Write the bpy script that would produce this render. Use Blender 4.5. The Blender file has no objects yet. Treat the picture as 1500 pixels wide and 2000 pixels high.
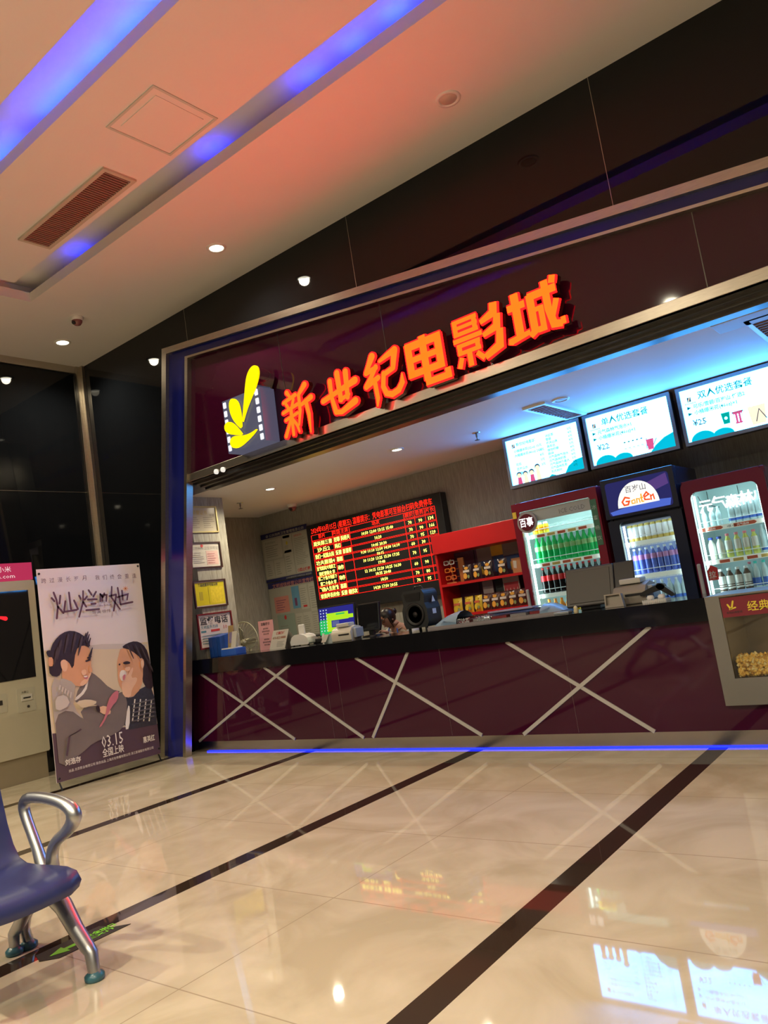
import bpy, bmesh, math, random
from mathutils import Vector, Matrix
from mathutils.geometry import tessellate_polygon
random.seed(7)
scene = bpy.context.scene
COL = scene.collection
R = math.radians
PI = math.pi

# ------------------------------------------------------------------ camera, exposure
CAM = Vector((0, -5.93, 1.38))
FPX = 1497.0
YAW, PITCH, ROLL = -.6535, .1216, -.1528
cf = Vector((math.sin(YAW)*math.cos(PITCH), math.cos(YAW)*math.cos(PITCH), math.sin(PITCH)))
r0 = Vector((math.cos(YAW), -math.sin(YAW), 0)); u0 = r0.cross(cf)
cr = math.cos(ROLL)*r0 + math.sin(ROLL)*u0
cu = -math.sin(ROLL)*r0 + math.cos(ROLL)*u0
cd = bpy.data.cameras.new('camera'); cam = bpy.data.objects.new('camera', cd); COL.objects.link(cam)
cd.sensor_fit = 'VERTICAL'; cd.sensor_height = 36; cd.lens = FPX/2000*36; cd.clip_start = .05; cd.clip_end = 60
M = Matrix(((cr.x, cu.x, -cf.x), (cr.y, cu.y, -cf.y), (cr.z, cu.z, -cf.z))).to_4x4(); M.translation = CAM
cam.matrix_world = M
scene.camera = cam
scene.view_settings.view_transform = 'Standard'; scene.view_settings.look = 'None'
scene.view_settings.gamma = 1; scene.view_settings.exposure = 0.0; scene.view_settings.use_curve_mapping = False
try:
    cy = scene.cycles
    cy.max_bounces = 7; cy.diffuse_bounces = 4; cy.glossy_bounces = 4; cy.transmission_bounces = 4; cy.transparent_max_bounces = 12
    cy.caustics_reflective = False; cy.caustics_refractive = False; cy.sample_clamp_indirect = 4
    cy.use_denoising = True
except Exception: pass
world = bpy.data.worlds.new('world'); scene.world = world; world.use_nodes = True
world.node_tree.nodes['Background'].inputs[0].default_value = (.9, .8, .7, 1)
world.node_tree.nodes['Background'].inputs[1].default_value = .02

def at(px, py, ax, v):
    """Point of the plane (axis ax = v) seen at photograph pixel px, py (used to measure where things stand)."""
    d = cf*FPX + cr*(px-750) - cu*(py-1000)
    return CAM + d*((v-CAM[ax])/d[ax])

# ------------------------------------------------------------------ lights of the place
WARM = (1, .88, .64)
def lamp(name, kind, loc, power, color=WARM, size=.1, sizey=None, rot=(0,0,0), spot=150, blend=.5, spread=None):
    l = bpy.data.lights.new(name, kind); l.energy = power; l.color = color
    if kind == 'AREA':
        l.shape = 'RECTANGLE' if sizey else 'DISK'; l.size = size
        if sizey: l.size_y = sizey
        if spread: l.spread = R(spread)
    else:
        l.shadow_soft_size = size
        if kind == 'SPOT': l.spot_size = R(spot); l.spot_blend = blend
    o = bpy.data.objects.new(name, l); COL.objects.link(o); o.location = loc; o.rotation_euler = rot
    return o
CEIL = 5.36; BCEIL = 3.10; WL = -9.53; XR = 5.0; YF = -11.5
HALL_LAMPS = [(-5.70, -.66), (-8.76, -.69)] + [(x, y) for y in (-6.6, -9.7) for x in (-9.0, -6.15, -3.10, -.05, 3.0)]
for x, y in HALL_LAMPS:
    near = y > -1
    lamp('downlight_lamp', 'SPOT', (x, y, CEIL-.03), 190 if near else 540, WARM, .06, spot=165 if not near else 150, blend=.8)
for x, y, p in ((-7.05, .96, 140), (-4.96, .96, 55)):
    lamp('booth_downlight_lamp', 'SPOT', (x, y, BCEIL-.03), p, WARM, .05, spot=165, blend=.8)
BLUE = (.0, .02, 1)
for x, p in ((-6.94, 2.2), (-4.67, 3.2), (-3.45, 5.0), (-3.0, 6), (-2.6, 8), (-2.1, 10), (-1.6, 10), (-1.0, 10)):
    lamp('cove_light', 'AREA', (x, -1.50, 5.500), p*.30, BLUE, .20, .03, rot=(PI, 0, 0))
for x, p in ((-6.9, 4), (-5.9, 9), (-5.65, 5), (-5.0, 8), (-4.7, 9), (-4.3, 10), (-3.9, 10), (-3.5, 10), (-3.1, 10), (-2.5, 10), (-1.8, 10)):
    lamp('cove_light', 'AREA', (x, -2.84, 5.500), p*.42, BLUE, .34, .03, rot=(PI, 0, 0))

# ------------------------------------------------------------------ materials
MATS = {}
def nt(name):
    m = bpy.data.materials.new(name); m.use_nodes = True
    n = m.node_tree.nodes; return m, n, m.node_tree.links, n['Principled BSDF']
def mat(name, col=(.5, .5, .5), rough=.5, metal=0, emit=None, es=0, spec=.5, coat=0, var=0, vs=8, aniso=None, alpha=None, bump=0):
    if name in MATS: return MATS[name]
    m, n, l, b = nt(name)
    c = (*col, 1)
    b.inputs['Base Color'].default_value = c; b.inputs['Roughness'].default_value = rough
    b.inputs['Metallic'].default_value = metal; b.inputs['Specular IOR Level'].default_value = spec
    b.inputs['Coat Weight'].default_value = coat; b.inputs['Coat Roughness'].default_value = .05
    if emit: b.inputs['Emission Color'].default_value = (*emit, 1); b.inputs['Emission Strength'].default_value = es
    if var or bump:
        tc = n.new('ShaderNodeTexCoord'); no = n.new('ShaderNodeTexNoise'); no.inputs['Scale'].default_value = vs; no.inputs['Detail'].default_value = 5
        if aniso:
            mp = n.new('ShaderNodeMapping'); mp.inputs['Scale'].default_value = aniso
            l.new(tc.outputs['Object'], mp.inputs[0]); l.new(mp.outputs[0], no.inputs[0])
        else: l.new(tc.outputs['Object'], no.inputs[0])
        if var:
            mx = n.new('ShaderNodeMix'); mx.data_type = 'RGBA'
            mx.inputs[6].default_value = (*[x*(1-var) for x in col], 1); mx.inputs[7].default_value = (*[min(1, x*(1+var)) for x in col], 1)
            l.new(no.outputs[0], mx.inputs[0]); l.new(mx.outputs[2], b.inputs['Base Color'])
        if bump:
            bp = n.new('ShaderNodeBump'); bp.inputs['Strength'].default_value = bump; l.new(no.outputs[0], bp.inputs['Height']); l.new(bp.outputs[0], b.inputs['Normal'])
    MATS[name] = m; return m
def emit(name, col, s=1.0):
    return mat(name, tuple(min(1, x)*.25 for x in col), .6, 0, col, s, spec=.1)
def glass(name, tint=(1, 1, 1), gl=.12):
    if name in MATS: return MATS[name]
    m = bpy.data.materials.new(name); m.use_nodes = True; n = m.node_tree.nodes; l = m.node_tree.links; n.clear()
    o = n.new('ShaderNodeOutputMaterial'); t = n.new('ShaderNodeBsdfTransparent'); t.inputs[0].default_value = (*tint, 1)
    g = n.new('ShaderNodeBsdfGlossy'); g.inputs['Roughness'].default_value = .02
    f = n.new('ShaderNodeFresnel'); f.inputs[0].default_value = 1.45
    mx = n.new('ShaderNodeMixShader'); l.new(f.outputs[0], mx.inputs[0]); l.new(t.outputs[0], mx.inputs[1]); l.new(g.outputs[0], mx.inputs[2]); l.new(mx.outputs[0], o.inputs[0])
    MATS[name] = m; return m
def floor_mat():
    m, n, l, b = nt('marble_tile_floor')
    tc = n.new('ShaderNodeTexCoord'); sp = n.new('ShaderNodeSeparateXYZ'); l.new(tc.outputs['Object'], sp.inputs[0])
    def mth(op, a, v=None, c=None):
        q = n.new('ShaderNodeMath'); q.operation = op
        for i, s in enumerate((a, v, c)):
            if s is None: continue
            if isinstance(s, (int, float)): q.inputs[i].default_value = s
            else: l.new(s, q.inputs[i])
        return q.outputs[0]
    def line(coord, off, period, half):
        a = mth('ADD', coord, -off + period*40); a = mth('MODULO', a, period)     # 0..period
        a = mth('SUBTRACT', a, period/2); a = mth('ABSOLUTE', a)
        return mth('GREATER_THAN', a, period/2-half)
    stripe = line(sp.outputs[0], -1.82, 2.08, .068)
    jx = line(sp.outputs[0], -1.82-1.04, 2.08, .003); jy = line(sp.outputs[1], -3.08, .93, .003)
    joint = mth('MAXIMUM', jx, jy)
    no = n.new('ShaderNodeTexNoise'); no.inputs['Scale'].default_value = 1.6; no.inputs['Detail'].default_value = 8; no.inputs['Distortion'].default_value = 1.6
    l.new(tc.outputs['Object'], no.inputs[0])
    cr_ = n.new('ShaderNodeValToRGB'); l.new(no.outputs[0], cr_.inputs[0])
    cr_.color_ramp.elements[0].position = .35; cr_.color_ramp.elements[0].color = (.47, .405, .285, 1)
    cr_.color_ramp.elements[1].position = .68; cr_.color_ramp.elements[1].color = (.59, .52, .39, 1)
    m1 = n.new('ShaderNodeMix'); m1.data_type = 'RGBA'; l.new(joint, m1.inputs[0]); l.new(cr_.outputs[0], m1.inputs[6]); m1.inputs[7].default_value = (.36, .30, .21, 1)
    m2 = n.new('ShaderNodeMix'); m2.data_type = 'RGBA'; l.new(stripe, m2.inputs[0]); l.new(m1.outputs[2], m2.inputs[6]); m2.inputs[7].default_value = (.035, .022, .015, 1)
    l.new(m2.outputs[2], b.inputs['Base Color'])
    b.inputs['Roughness'].default_value = .03; b.inputs['Specular IOR Level'].default_value = .55
    return m
def wallpaper(name, c1, c2):
    m, n, l, b = nt(name)
    tc = n.new('ShaderNodeTexCoord'); mp = n.new('ShaderNodeMapping'); mp.inputs['Scale'].default_value = (110, 110, 7)
    no = n.new('ShaderNodeTexNoise'); no.inputs['Scale'].default_value = 1; no.inputs['Detail'].default_value = 3
    l.new(tc.outputs['Object'], mp.inputs[0]); l.new(mp.outputs[0], no.inputs[0])
    rp = n.new('ShaderNodeValToRGB'); l.new(no.outputs[0], rp.inputs[0]); rp.color_ramp.elements[0].position = .38; rp.color_ramp.elements[1].position = .62
    rp.color_ramp.elements[0].color = (*c1, 1); rp.color_ramp.elements[1].color = (*c2, 1)
    l.new(rp.outputs[0], b.inputs['Base Color']); b.inputs['Roughness'].default_value = .45
    bp = n.new('ShaderNodeBump'); bp.inputs['Strength'].default_value = .3; l.new(no.outputs[0], bp.inputs['Height']); l.new(bp.outputs[0], b.inputs['Normal'])
    return m
paint = mat('ceiling_paint', (.78, .75, .73), .7, var=.02, vs=3)
paint2 = mat('booth_ceiling_paint', (.8, .8, .8), .7, var=.02, vs=3)
blackglass = mat('black_wall_panel', (.005, .006, .008), .03, spec=.42, var=.3, vs=3, aniso=(8, 8, .6))
maroon = mat('maroon_glass_panel', (.042, .003, .019), .05, spec=.5, var=.2, vs=.8)
navy = mat('navy_blue_panel', (.010, .016, .19), .12, spec=.5, var=.15, vs=2)
steel = mat('brushed_steel', (.56, .51, .43), .28, 1, var=.18, vs=4, aniso=(3, 3, 30))
steelh = mat('brushed_steel_rail', (.56, .51, .43), .3, 1, var=.18, vs=4, aniso=(3, 30, 30))
dsteel = mat('dark_steel', (.16, .15, .14), .35, 1, var=.2, vs=6)
whitep = mat('white_plastic', (.75, .75, .73), .35, var=.03, vs=20)
beigep = mat('beige_plastic', (.62, .58, .49), .4, var=.04, vs=20)
blackp = mat('black_plastic', (.012, .012, .014), .35, var=.2, vs=30)
blackst = mat('black_stone', (.006, .006, .008), .08, spec=.5, var=.4, vs=40)
chrome = mat('chrome', (.75, .75, .74), .12, 1, var=.02, vs=5)
alu = mat('cast_aluminium', (.50, .51, .53), .36, 1, var=.05, vs=12)
wp = wallpaper('grey_line_wallpaper', (.27, .26, .225), (.36, .35, .31))
wpp = wallpaper('pillar_wallpaper', (.26, .24, .19), (.40, .38, .31))
paper = mat('white_paper', (.62, .60, .54), .6, var=.04, vs=12)
dkin = mat('dark_ink', (.03, .03, .04), .6, var=.1, vs=12)
redin = mat('red_ink', (.5, .03, .03), .6, var=.1, vs=12)
lampem = emit('lamp_glow', (1, .93, .72), 14)

# ------------------------------------------------------------------ mesh helper
def ribbon(pts, w, cap=True, n=6):
    """Closed outline around a polyline; w is a width or a list of widths."""
    ws = w if isinstance(w, (list, tuple)) else [w]*len(pts)
    P = [Vector(p) for p in pts]; L = []; Rr = []
    for i, p in enumerate(P):
        a = (P[i]-P[i-1]).normalized() if i else (P[1]-P[0]).normalized()
        b = (P[i+1]-P[i]).normalized() if i < len(P)-1 else a
        t = (a+b); t = t.normalized() if t.length > 1e-6 else a
        nn = Vector((-t.y, t.x)); k = ws[i]/2/max(.55, nn.dot(Vector((-a.y, a.x))))
        L.append(p+nn*k); Rr.append(p-nn*k)
    out = list(L)
    if cap:
        t = (P[-1]-P[-2]).normalized(); a0 = math.atan2(t.y, t.x)
        for k in range(1, n): a = a0+PI/2-PI*k/n; out.append(P[-1]+Vector((math.cos(a), math.sin(a)))*ws[-1]/2)
    out += Rr[::-1]
    if cap:
        t = (P[0]-P[1]).normalized(); a0 = math.atan2(t.y, t.x)
        for k in range(1, n): a = a0+PI/2-PI*k/n; out.append(P[0]+Vector((math.cos(a), math.sin(a)))*ws[0]/2)
    return [(p.x, p.y) for p in out]
def ell(cx, cy_, rx, ry, n=20, a0=0, a1=2*PI):
    return [(cx+rx*math.cos(a0+(a1-a0)*k/n), cy_+ry*math.sin(a0+(a1-a0)*k/n)) for k in range(n if abs(a1-a0) > 6.28 else n+1)]
def rrect(x0, y0, x1, y1, r, n=5):
    o = []
    for cx, cy_, a in ((x1-r, y1-r, 0), (x0+r, y1-r, PI/2), (x0+r, y0+r, PI), (x1-r, y0+r, 3*PI/2)):
        for k in range(n+1): t = a+PI/2*k/n; o.append((cx+r*math.cos(t), cy_+r*math.sin(t)))
    return o
TXT = {}
def textmesh(s, bold):
    k = (s, bold)
    if k not in TXT:
        c = bpy.data.curves.new('t', 'FONT'); c.body = s; c.resolution_u = 1; c.offset = bold
        o = bpy.data.objects.new('t', c); me = bpy.data.meshes.new_from_object(o)
        V = [(v.co.x, v.co.y) for v in me.vertices]; F = [tuple(p.vertices) for p in me.polygons]
        bpy.data.objects.remove(o); bpy.data.meshes.remove(me); bpy.data.curves.remove(c)
        TXT[k] = (V, F)
    return TXT[k]
class Plane:
    """A flat face to draw on: origin o (lower left), unit vectors u (right), v (up), n (out)."""
    def __init__(s, o, u, v):
        s.o = Vector(o); s.u = Vector(u).normalized(); s.v = Vector(v).normalized(); s.n = s.u.cross(s.v)
    def p(s, x, y, z=0): return s.o + s.u*x + s.v*y + s.n*z
class MB:
    def __init__(s): s.V = []; s.F = []; s.M = []; s.S = []
    def add(s, V, F, m=0, sm=False):
        b = len(s.V); s.V += [Vector(v) for v in V]
        for f in F: s.F.append(tuple(b+i for i in f)); s.M.append(m); s.S.append(sm)
        return s
    def box(s, x0, y0, z0, x1, y1, z1, m=0):
        V = [(x, y, z) for z in (z0, z1) for y in (y0, y1) for x in (x0, x1)]
        return s.add(V, [(0, 2, 3, 1), (4, 5, 7, 6), (0, 1, 5, 4), (2, 6, 7, 3), (0, 4, 6, 2), (1, 3, 7, 5)], m)
    def obox(s, pl, x0, y0, z0, x1, y1, z1, m=0):
        V = [pl.p(x, y, z) for z in (z0, z1) for y in (y0, y1) for x in (x0, x1)]
        return s.add(V, [(0, 2, 3, 1), (4, 5, 7, 6), (0, 1, 5, 4), (2, 6, 7, 3), (0, 4, 6, 2), (1, 3, 7, 5)], m)
    def quad(s, a, b, c, d, m=0): return s.add([a, b, c, d], [(0, 1, 2, 3)], m)
    def poly(s, pl, pts, z0, z1, m=0, sm=False):
        """Prism over outline pts of the plane, from height z0 to z1."""
        n = len(pts)
        tri = tessellate_polygon([[Vector((p[0], p[1], 0)) for p in pts]])
        area = sum(pts[i][0]*pts[(i+1) % n][1]-pts[(i+1) % n][0]*pts[i][1] for i in range(n))
        V = [pl.p(x, y, z1) for x, y in pts]
        F = []
        for t in tri:
            a, b, c = (pts[i] for i in t)
            if (b[0]-a[0])*(c[1]-a[1])-(b[1]-a[1])*(c[0]-a[0]) < 0: t = (t[0], t[2], t[1])
            F.append(t)
        s.add(V, F, m)
        if abs(z1-z0) > 1e-6:
            s.add([pl.p(x, y, z0) for x, y in pts], [tuple(reversed(t)) for t in F], m)
            V2 = [pl.p(x, y, z0) for x, y in pts]+V
            s.add(V2, [((i, (i+1) % n, n+(i+1) % n, n+i) if area > 0 else ((i+1) % n, i, n+i, n+(i+1) % n)) for i in range(n)], m, sm)
        return s
    def ring(s, pl, outer, inner, z0, z1, m=0):
        n = len(outer)
        V = [pl.p(*p, z) for z in (z0, z1) for p in outer]+[pl.p(*p, z) for z in (z0, z1) for p in inner]
        F = []
        for i in range(n):
            j = (i+1) % n
            F += [(n+i, n+j, 3*n+j, 3*n+i), (j, i, 2*n+i, 2*n+j), (i, j, n+j, n+i), (2*n+j, 2*n+i, 3*n+i, 3*n+j)]
        return s.add(V, F, m)
    def tube(s, pts, r, seg=10, m=0, flat=1.0, capped=True):
        P = [Vector(p) for p in pts]; rs = r if isinstance(r, (list, tuple)) else [r]*len(P)
        up = Vector((0, 0, 1)); V = []; prev = None
        for i, p in enumerate(P):
            t = (P[min(i+1, len(P)-1)]-P[max(i-1, 0)]).normalized()
            a = t.cross(up if prev is None else prev)
            if prev is None:
                if a.length < .1: a = t.cross(Vector((0, 1, 0)))
                a.normalize(); b = a.cross(t).normalized()
            else:
                a.normalize(); b = a.cross(t).normalized()
            prev = b
            for k in range(seg):
                th = 2*PI*k/seg; V.append(p+a*math.cos(th)*rs[i]+b*math.sin(th)*rs[i]*flat)
        F = [(i*seg+k, i*seg+(k+1) % seg, (i+1)*seg+(k+1) % seg, (i+1)*seg+k) for i in range(len(P)-1) for k in range(seg)]
        s.add(V, F, m, True)
        if capped: s.add(V[:seg], [tuple(range(seg))[::-1]], m); s.add(V[-seg:], [tuple(range(seg))], m)
        return s
    def lathe(s, prof, c=(0, 0, 0), seg=16, m=0, axis=(0, 0, 1), sm=True):
        ax = Vector(axis).normalized(); a = ax.cross(Vector((0, 1, 0)) if abs(ax.y) < .9 else Vector((1, 0, 0))).normalized(); b = ax.cross(a)
        c = Vector(c); V = [c+ax*z+(a*math.cos(2*PI*k/seg)+b*math.sin(2*PI*k/seg))*r for r, z in prof for k in range(seg)]
        F = [(i*seg+k, i*seg+(k+1) % seg, (i+1)*seg+(k+1) % seg, (i+1)*seg+k) for i in range(len(prof)-1) for k in range(seg)]
        s.add(V, F, m, sm)
        if prof[0][0] > 1e-4: s.add(V[:seg], [tuple(range(seg))[::-1]], m)
        if prof[-1][0] > 1e-4: s.add(V[-seg:], [tuple(range(seg))], m)
        return s
    def text(s, pl, t, x, y, h, z=.002, m=0, w=None, bold=0, align='l', shear=0, d=0):
        """Flat lettering of height h (em box) with its lower left at x, y; w stretches it to a width."""
        V, F = textmesh(t, bold)
        if not V: return s
        x0 = min(v[0] for v in V); x1 = max(v[0] for v in V); k = h; kx = h if w is None else w/(x1-x0)
        off = 0 if align == 'l' else (-(x1-x0)*kx/2 if align == 'c' else -(x1-x0)*kx)
        P = [(x+off+(v[0]-x0)*kx+shear*v[1]*k, y+v[1]*k) for v in V]
        s.add([pl.p(a, b, z) for a, b in P], F, m)
        return s
    def build(s, name, mats, parent=None, org=None, bevel=0, smooth_all=False, subsurf=0):
        me = bpy.data.meshes.new(name)
        o3 = Vector((0, 0, 0))
        if org is not None: o3 = Vector(org)
        elif parent is not None and parent.get('_org') is not None: o3 = Vector(parent['_org'])
        me.from_pydata([v-o3 for v in s.V], [], s.F)
        for mm in (mats if isinstance(mats, (list, tuple)) else [mats]): me.materials.append(mm)
        for p, mi, sm in zip(me.polygons, s.M, s.S): p.material_index = mi; p.use_smooth = sm or smooth_all
        me.update()
        o = bpy.data.objects.new(name, me); COL.objects.link(o)
        if parent is None: o.location = o3
        else:
            o.parent = parent
            if parent.get('_org') is not None: o['_org'] = parent['_org']
        if bevel:
            b = o.modifiers.new('bevel', 'BEVEL'); b.width = bevel; b.segments = 2; b.limit_method = 'ANGLE'
        if subsurf:
            b = o.modifiers.new('sub', 'SUBSURF'); b.levels = subsurf; b.render_levels = subsurf
        return o
def tag(o, label, cat, group=None, kind=None):
    o['label'] = label; o['category'] = cat
    if group: o['group'] = group
    if kind: o['kind'] = kind
    return o
def thing(name, label, cat, loc=(0, 0, 0), group=None, world_coords=True):
    """Empty at a thing's base. With world_coords the parts' meshes are given in world coordinates."""
    o = bpy.data.objects.new(name, None); COL.objects.link(o); o.location = loc; o.empty_display_size = .1
    o['_org'] = tuple(loc) if world_coords else (0., 0., 0.)
    return tag(o, label, cat, group)
def dup(o, parent=None):
    c = o.copy(); COL.objects.link(c)
    if parent is not None: c.parent = parent
    for ch in list(o.children): dup(ch, c)
    return c
def struct(name, mb, mats, bevel=0):
    o = mb.build(name, mats, bevel=bevel); o['kind'] = 'structure'; return o
YZ = lambda x: Plane((x, 0, 0), (0, 1, 0), (0, 0, 1))           # faces +x
XZ = lambda y: Plane((0, y, 0), (1, 0, 0), (0, 0, 1))           # faces -y

# ------------------------------------------------------------------ the setting
struct('floor', MB().box(WL-.3, YF-.3, -.1, XR+.3, 3.0, 0), floor_mat())
c = MB()
c.box(WL, -1.57, CEIL, XR, .0, CEIL+.11)
c.box(WL, YF, CEIL, -7.85, -1.57, CEIL+.11)
c.box(-7.5, -2.9, CEIL, XR, -1.93, CEIL+.11)
c.box(-7.5, YF, CEIL, XR, -3.28, CEIL+.11)
c.box(WL, YF, 5.62, XR, -1.3, 5.70)
c.box(WL, -1.34, CEIL+.11, XR, -1.26, 5.62)
c.box(WL, -3.0, CEIL+.11, XR, -2.70, 5.62) if False else None
c.box(-8.1, YF, CEIL+.11, -8.02, -1.34, 5.62)
c.box(-7.4, -2.70, CEIL+.11, XR, -2.66, 5.62)
struct('ceiling', c, paint)
w = MB(); w.box(WL, 0, 0, -8.0, .12, CEIL); w.box(-8.0, 0, 3.22, XR, .12, CEIL); w.box(2.2, 0, 0, XR, .12, 3.22)
struct('wall_back', w, blackglass)
struct('wall_left', MB().box(WL-.12, YF, 0, WL, .12, CEIL), blackglass)
struct('wall_right', MB().box(XR, YF, 0, XR+.12, .12, CEIL), mat('grey_wall_paint', (.14, .15, .17), .6, var=.05, vs=2))
struct('wall_front', MB().box(WL, YF-.12, 0, XR, YF, CEIL), mat('dark_wall_paint', (.035, .04, .05), .5, var=.05, vs=2))
# joints between the black panels
w = MB()
for x in (-7.14, -4.45, -1.8, .85): w.box(x-.002, -.003, 3.9, x+.002, 0.0, CEIL)
for y in (-2.6, -5.2, -7.8): w.box(WL, y-.02, 0, WL+.006, y+.02, CEIL-.1)
w.box(WL, YF, 3.55, WL+.004, -.02, 3.556)
struct('trim_1', w, steel)
w = MB(); w.box(WL+.0, -.10, 0, WL+.05, -.0, CEIL); w.box(WL+.05, -.05, 0, WL+.11, 0, CEIL)
struct('trim_2', w, steel, .004)
struct('trim_3', MB().box(WL, YF, CEIL-.10, WL+.03, -.10, CEIL), steelh)

# booth shell
w = MB(); w.box(-9.17, 2.57, 0, 2.3, 2.69, BCEIL+.1)
struct('wall_booth_back', w, wp)
w = MB(); w.box(-9.17, .66, 0, -9.05, 2.57, BCEIL); struct('wall_booth_left', w, wp)
w = MB(); w.box(2.2, .12, 0, 2.3, 2.57, BCEIL); struct('wall_booth_right', w, wp)
w = MB(); w.box(-9.17, .125, 0, -7.65, .66, BCEIL); struct('pillar', w, wpp)
w = MB(); w.box(-9.17, .125, BCEIL, 2.3, 2.57, BCEIL+.1); struct('ceiling_booth', w, paint2)

# the leaning frame and the sign board
FY = -.25
def topx(x): return 4.84-.133*(x+7.28)
XE = 2.4
fr = Plane((0, FY, 0), (1, 0, 0), (0, 0, 1))
pf = thing('portal', 'leaning steel and navy frame around the counter opening', 'portal', (-8.24, FY, 0))
OUT = [(-8.24, 0), (-7.28, 4.84), (XE, topx(XE))]
def inset(d, e):    # frame line d inside the outer one on the post, e inside it on the sloping beam
    xk = -7.28+d-.198*e; return [(-8.24+d, 0), (xk, topx(xk)-e), (XE, topx(XE)-e)]
def band(a, b): return [*inset(*a), *inset(*b)[::-1]]
MB().poly(fr, band((0, 0), (.085, .075)), -.245, .045).build('outer_steel_trim', steel, pf, bevel=.006)
MB().poly(fr, band((.085, .075), (.42, .17)), -.06, .0).build('navy_panel', navy, pf)
MB().poly(fr, band((.42, .17), (.47, .195)), -.06, .03).build('inner_steel_trim', steel, pf, bevel=.004)
i4 = inset(.47, .195)
# point of the inner line at height z
def innerx(z): a, b = Vector(i4[0]), Vector(i4[1]); t = z/(b.y-a.y); return a.x+(b.x-a.x)*t
sb = thing('sign_board', 'dark red glass sign board above the counter opening', 'sign board', (-4, FY, 3.16))
MB().poly(fr, [(innerx(3.25)+.0, 3.25), (XE, 3.25), (i4[2][0], i4[2][1]), i4[1]], -.20, -.03).build('panel', maroon, sb)
for x in (-5.42, -4.05, -1.2, .2): MB().box(x-.003, FY+.027, 3.26, x+.003, FY+.031, i4[1][1]-.133*(x-i4[1][0])).build('panel_joint', dsteel, sb)
MB().box(innerx(3.2), FY-.01, 3.16, XE, FY+.05, 3.25).build('lower_trim', steelh, sb, bevel=.004)
pr = MB()   # stepped moulding under the sign board
steps = [(FY+.00, 3.16), (FY+.10, 3.16), (FY+.10, 3.13), (FY+.17, 3.13), (FY+.17, 3.105), (FY+.24, 3.105), (FY+.24, 3.08), (FY+.375, 3.08), (FY+.375, 3.22), (FY+.0, 3.22)]
side = Plane((innerx(3.1), 0, 0), (0, 1, 0), (0, 0, 1))
pr.poly(side, steps, 0, XE-innerx(3.1))
pr.build('soffit_moulding', dsteel, sb)
# small round lamps under the left end of the sign board
for px, py in ((420, 921), (433, 917)):
    p = at(px, py, 1, FY-.03)
    tag(MB().lathe([(.0, 0), (.028, .004), (.03, .02), (.03, .03)], p, 14, axis=(0, 1, 0)).build('spot_button', emit('small_lamp', (1, .95, .85), .8)),
        'small round white fitting at the lower left end of the dark red sign board', 'fitting', 'round fittings on the sign board')

# ------------------------------------------------------------------ film logo box
lg = thing('logo_sign', 'lit film strip logo box with yellow petals left of the orange characters', 'sign', (-5.85, -.45, 3.25))
P0 = Plane((0, -.45, 0), (1, 0, 0), (0, 0, 1))
def zp(x, y, v=-.45):
    p = at(420+x/3.947, 690+y/3.947, 1, v); return (p.x, p.z)
sq = [(-6.16, 3.25), (-5.57, 3.25), (-5.555, 3.82), (-6.16, 3.83)]
MB().poly(P0, sq, -.2, 0).build('film_box', [mat('slate_acrylic', (.05, .055, .08), .3, 0, (.14, .15, .25), .45, var=.05), dsteel], lg)
for k in range(6):
    z = 3.29+k*.095
    for xa, xb in ((-6.145, -6.10), (-5.64, -5.592)):
        MB().poly(P0, rrect(xa, z-.02, xb, z+.045, .008, 2), 0, .006).build('perforation', emit('white_glow', (.9, .92, 1), 1.0), lg)
petals = [[(222, 560), (235, 400), (250, 220), (262, 165), (280, 125), (305, 98), (328, 95), (345, 110), (353, 150), (345, 200), (325, 270), (290, 350), (255, 440)],
          [(222, 592), (215, 480), (205, 420), (190, 375), (165, 352), (140, 352), (124, 375), (122, 420), (138, 485), (170, 540)],
          [(232, 632), (205, 595), (170, 555), (140, 532), (110, 530), (88, 555), (88, 590), (105, 615), (150, 632)],
          [(343, 578), (300, 610), (250, 632), (200, 635), (160, 640), (135, 660), (130, 695), (145, 728), (180, 735), (220, 715), (275, 665), (320, 615)]]
m_ = MB(); m2 = MB()
for pts in petals:
    q = [zp(*p) for p in pts][::-1]
    # smooth the outline once
    s2 = []
    for i in range(len(q)):
        a, b = q[i], q[(i+1) % len(q)]; s2 += [(a[0]*.75+b[0]*.25, a[1]*.75+b[1]*.25), (a[0]*.25+b[0]*.75, a[1]*.25+b[1]*.75)]
    m_.poly(P0, s2, .012, .03)
    m2.poly(P0, s2, -.2, .012, sm=True)
m_.build('petals', emit('yellow_glow', (1, .83, .0), 1.05), lg)
m2.build('petal_casing', chrome, lg)

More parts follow.
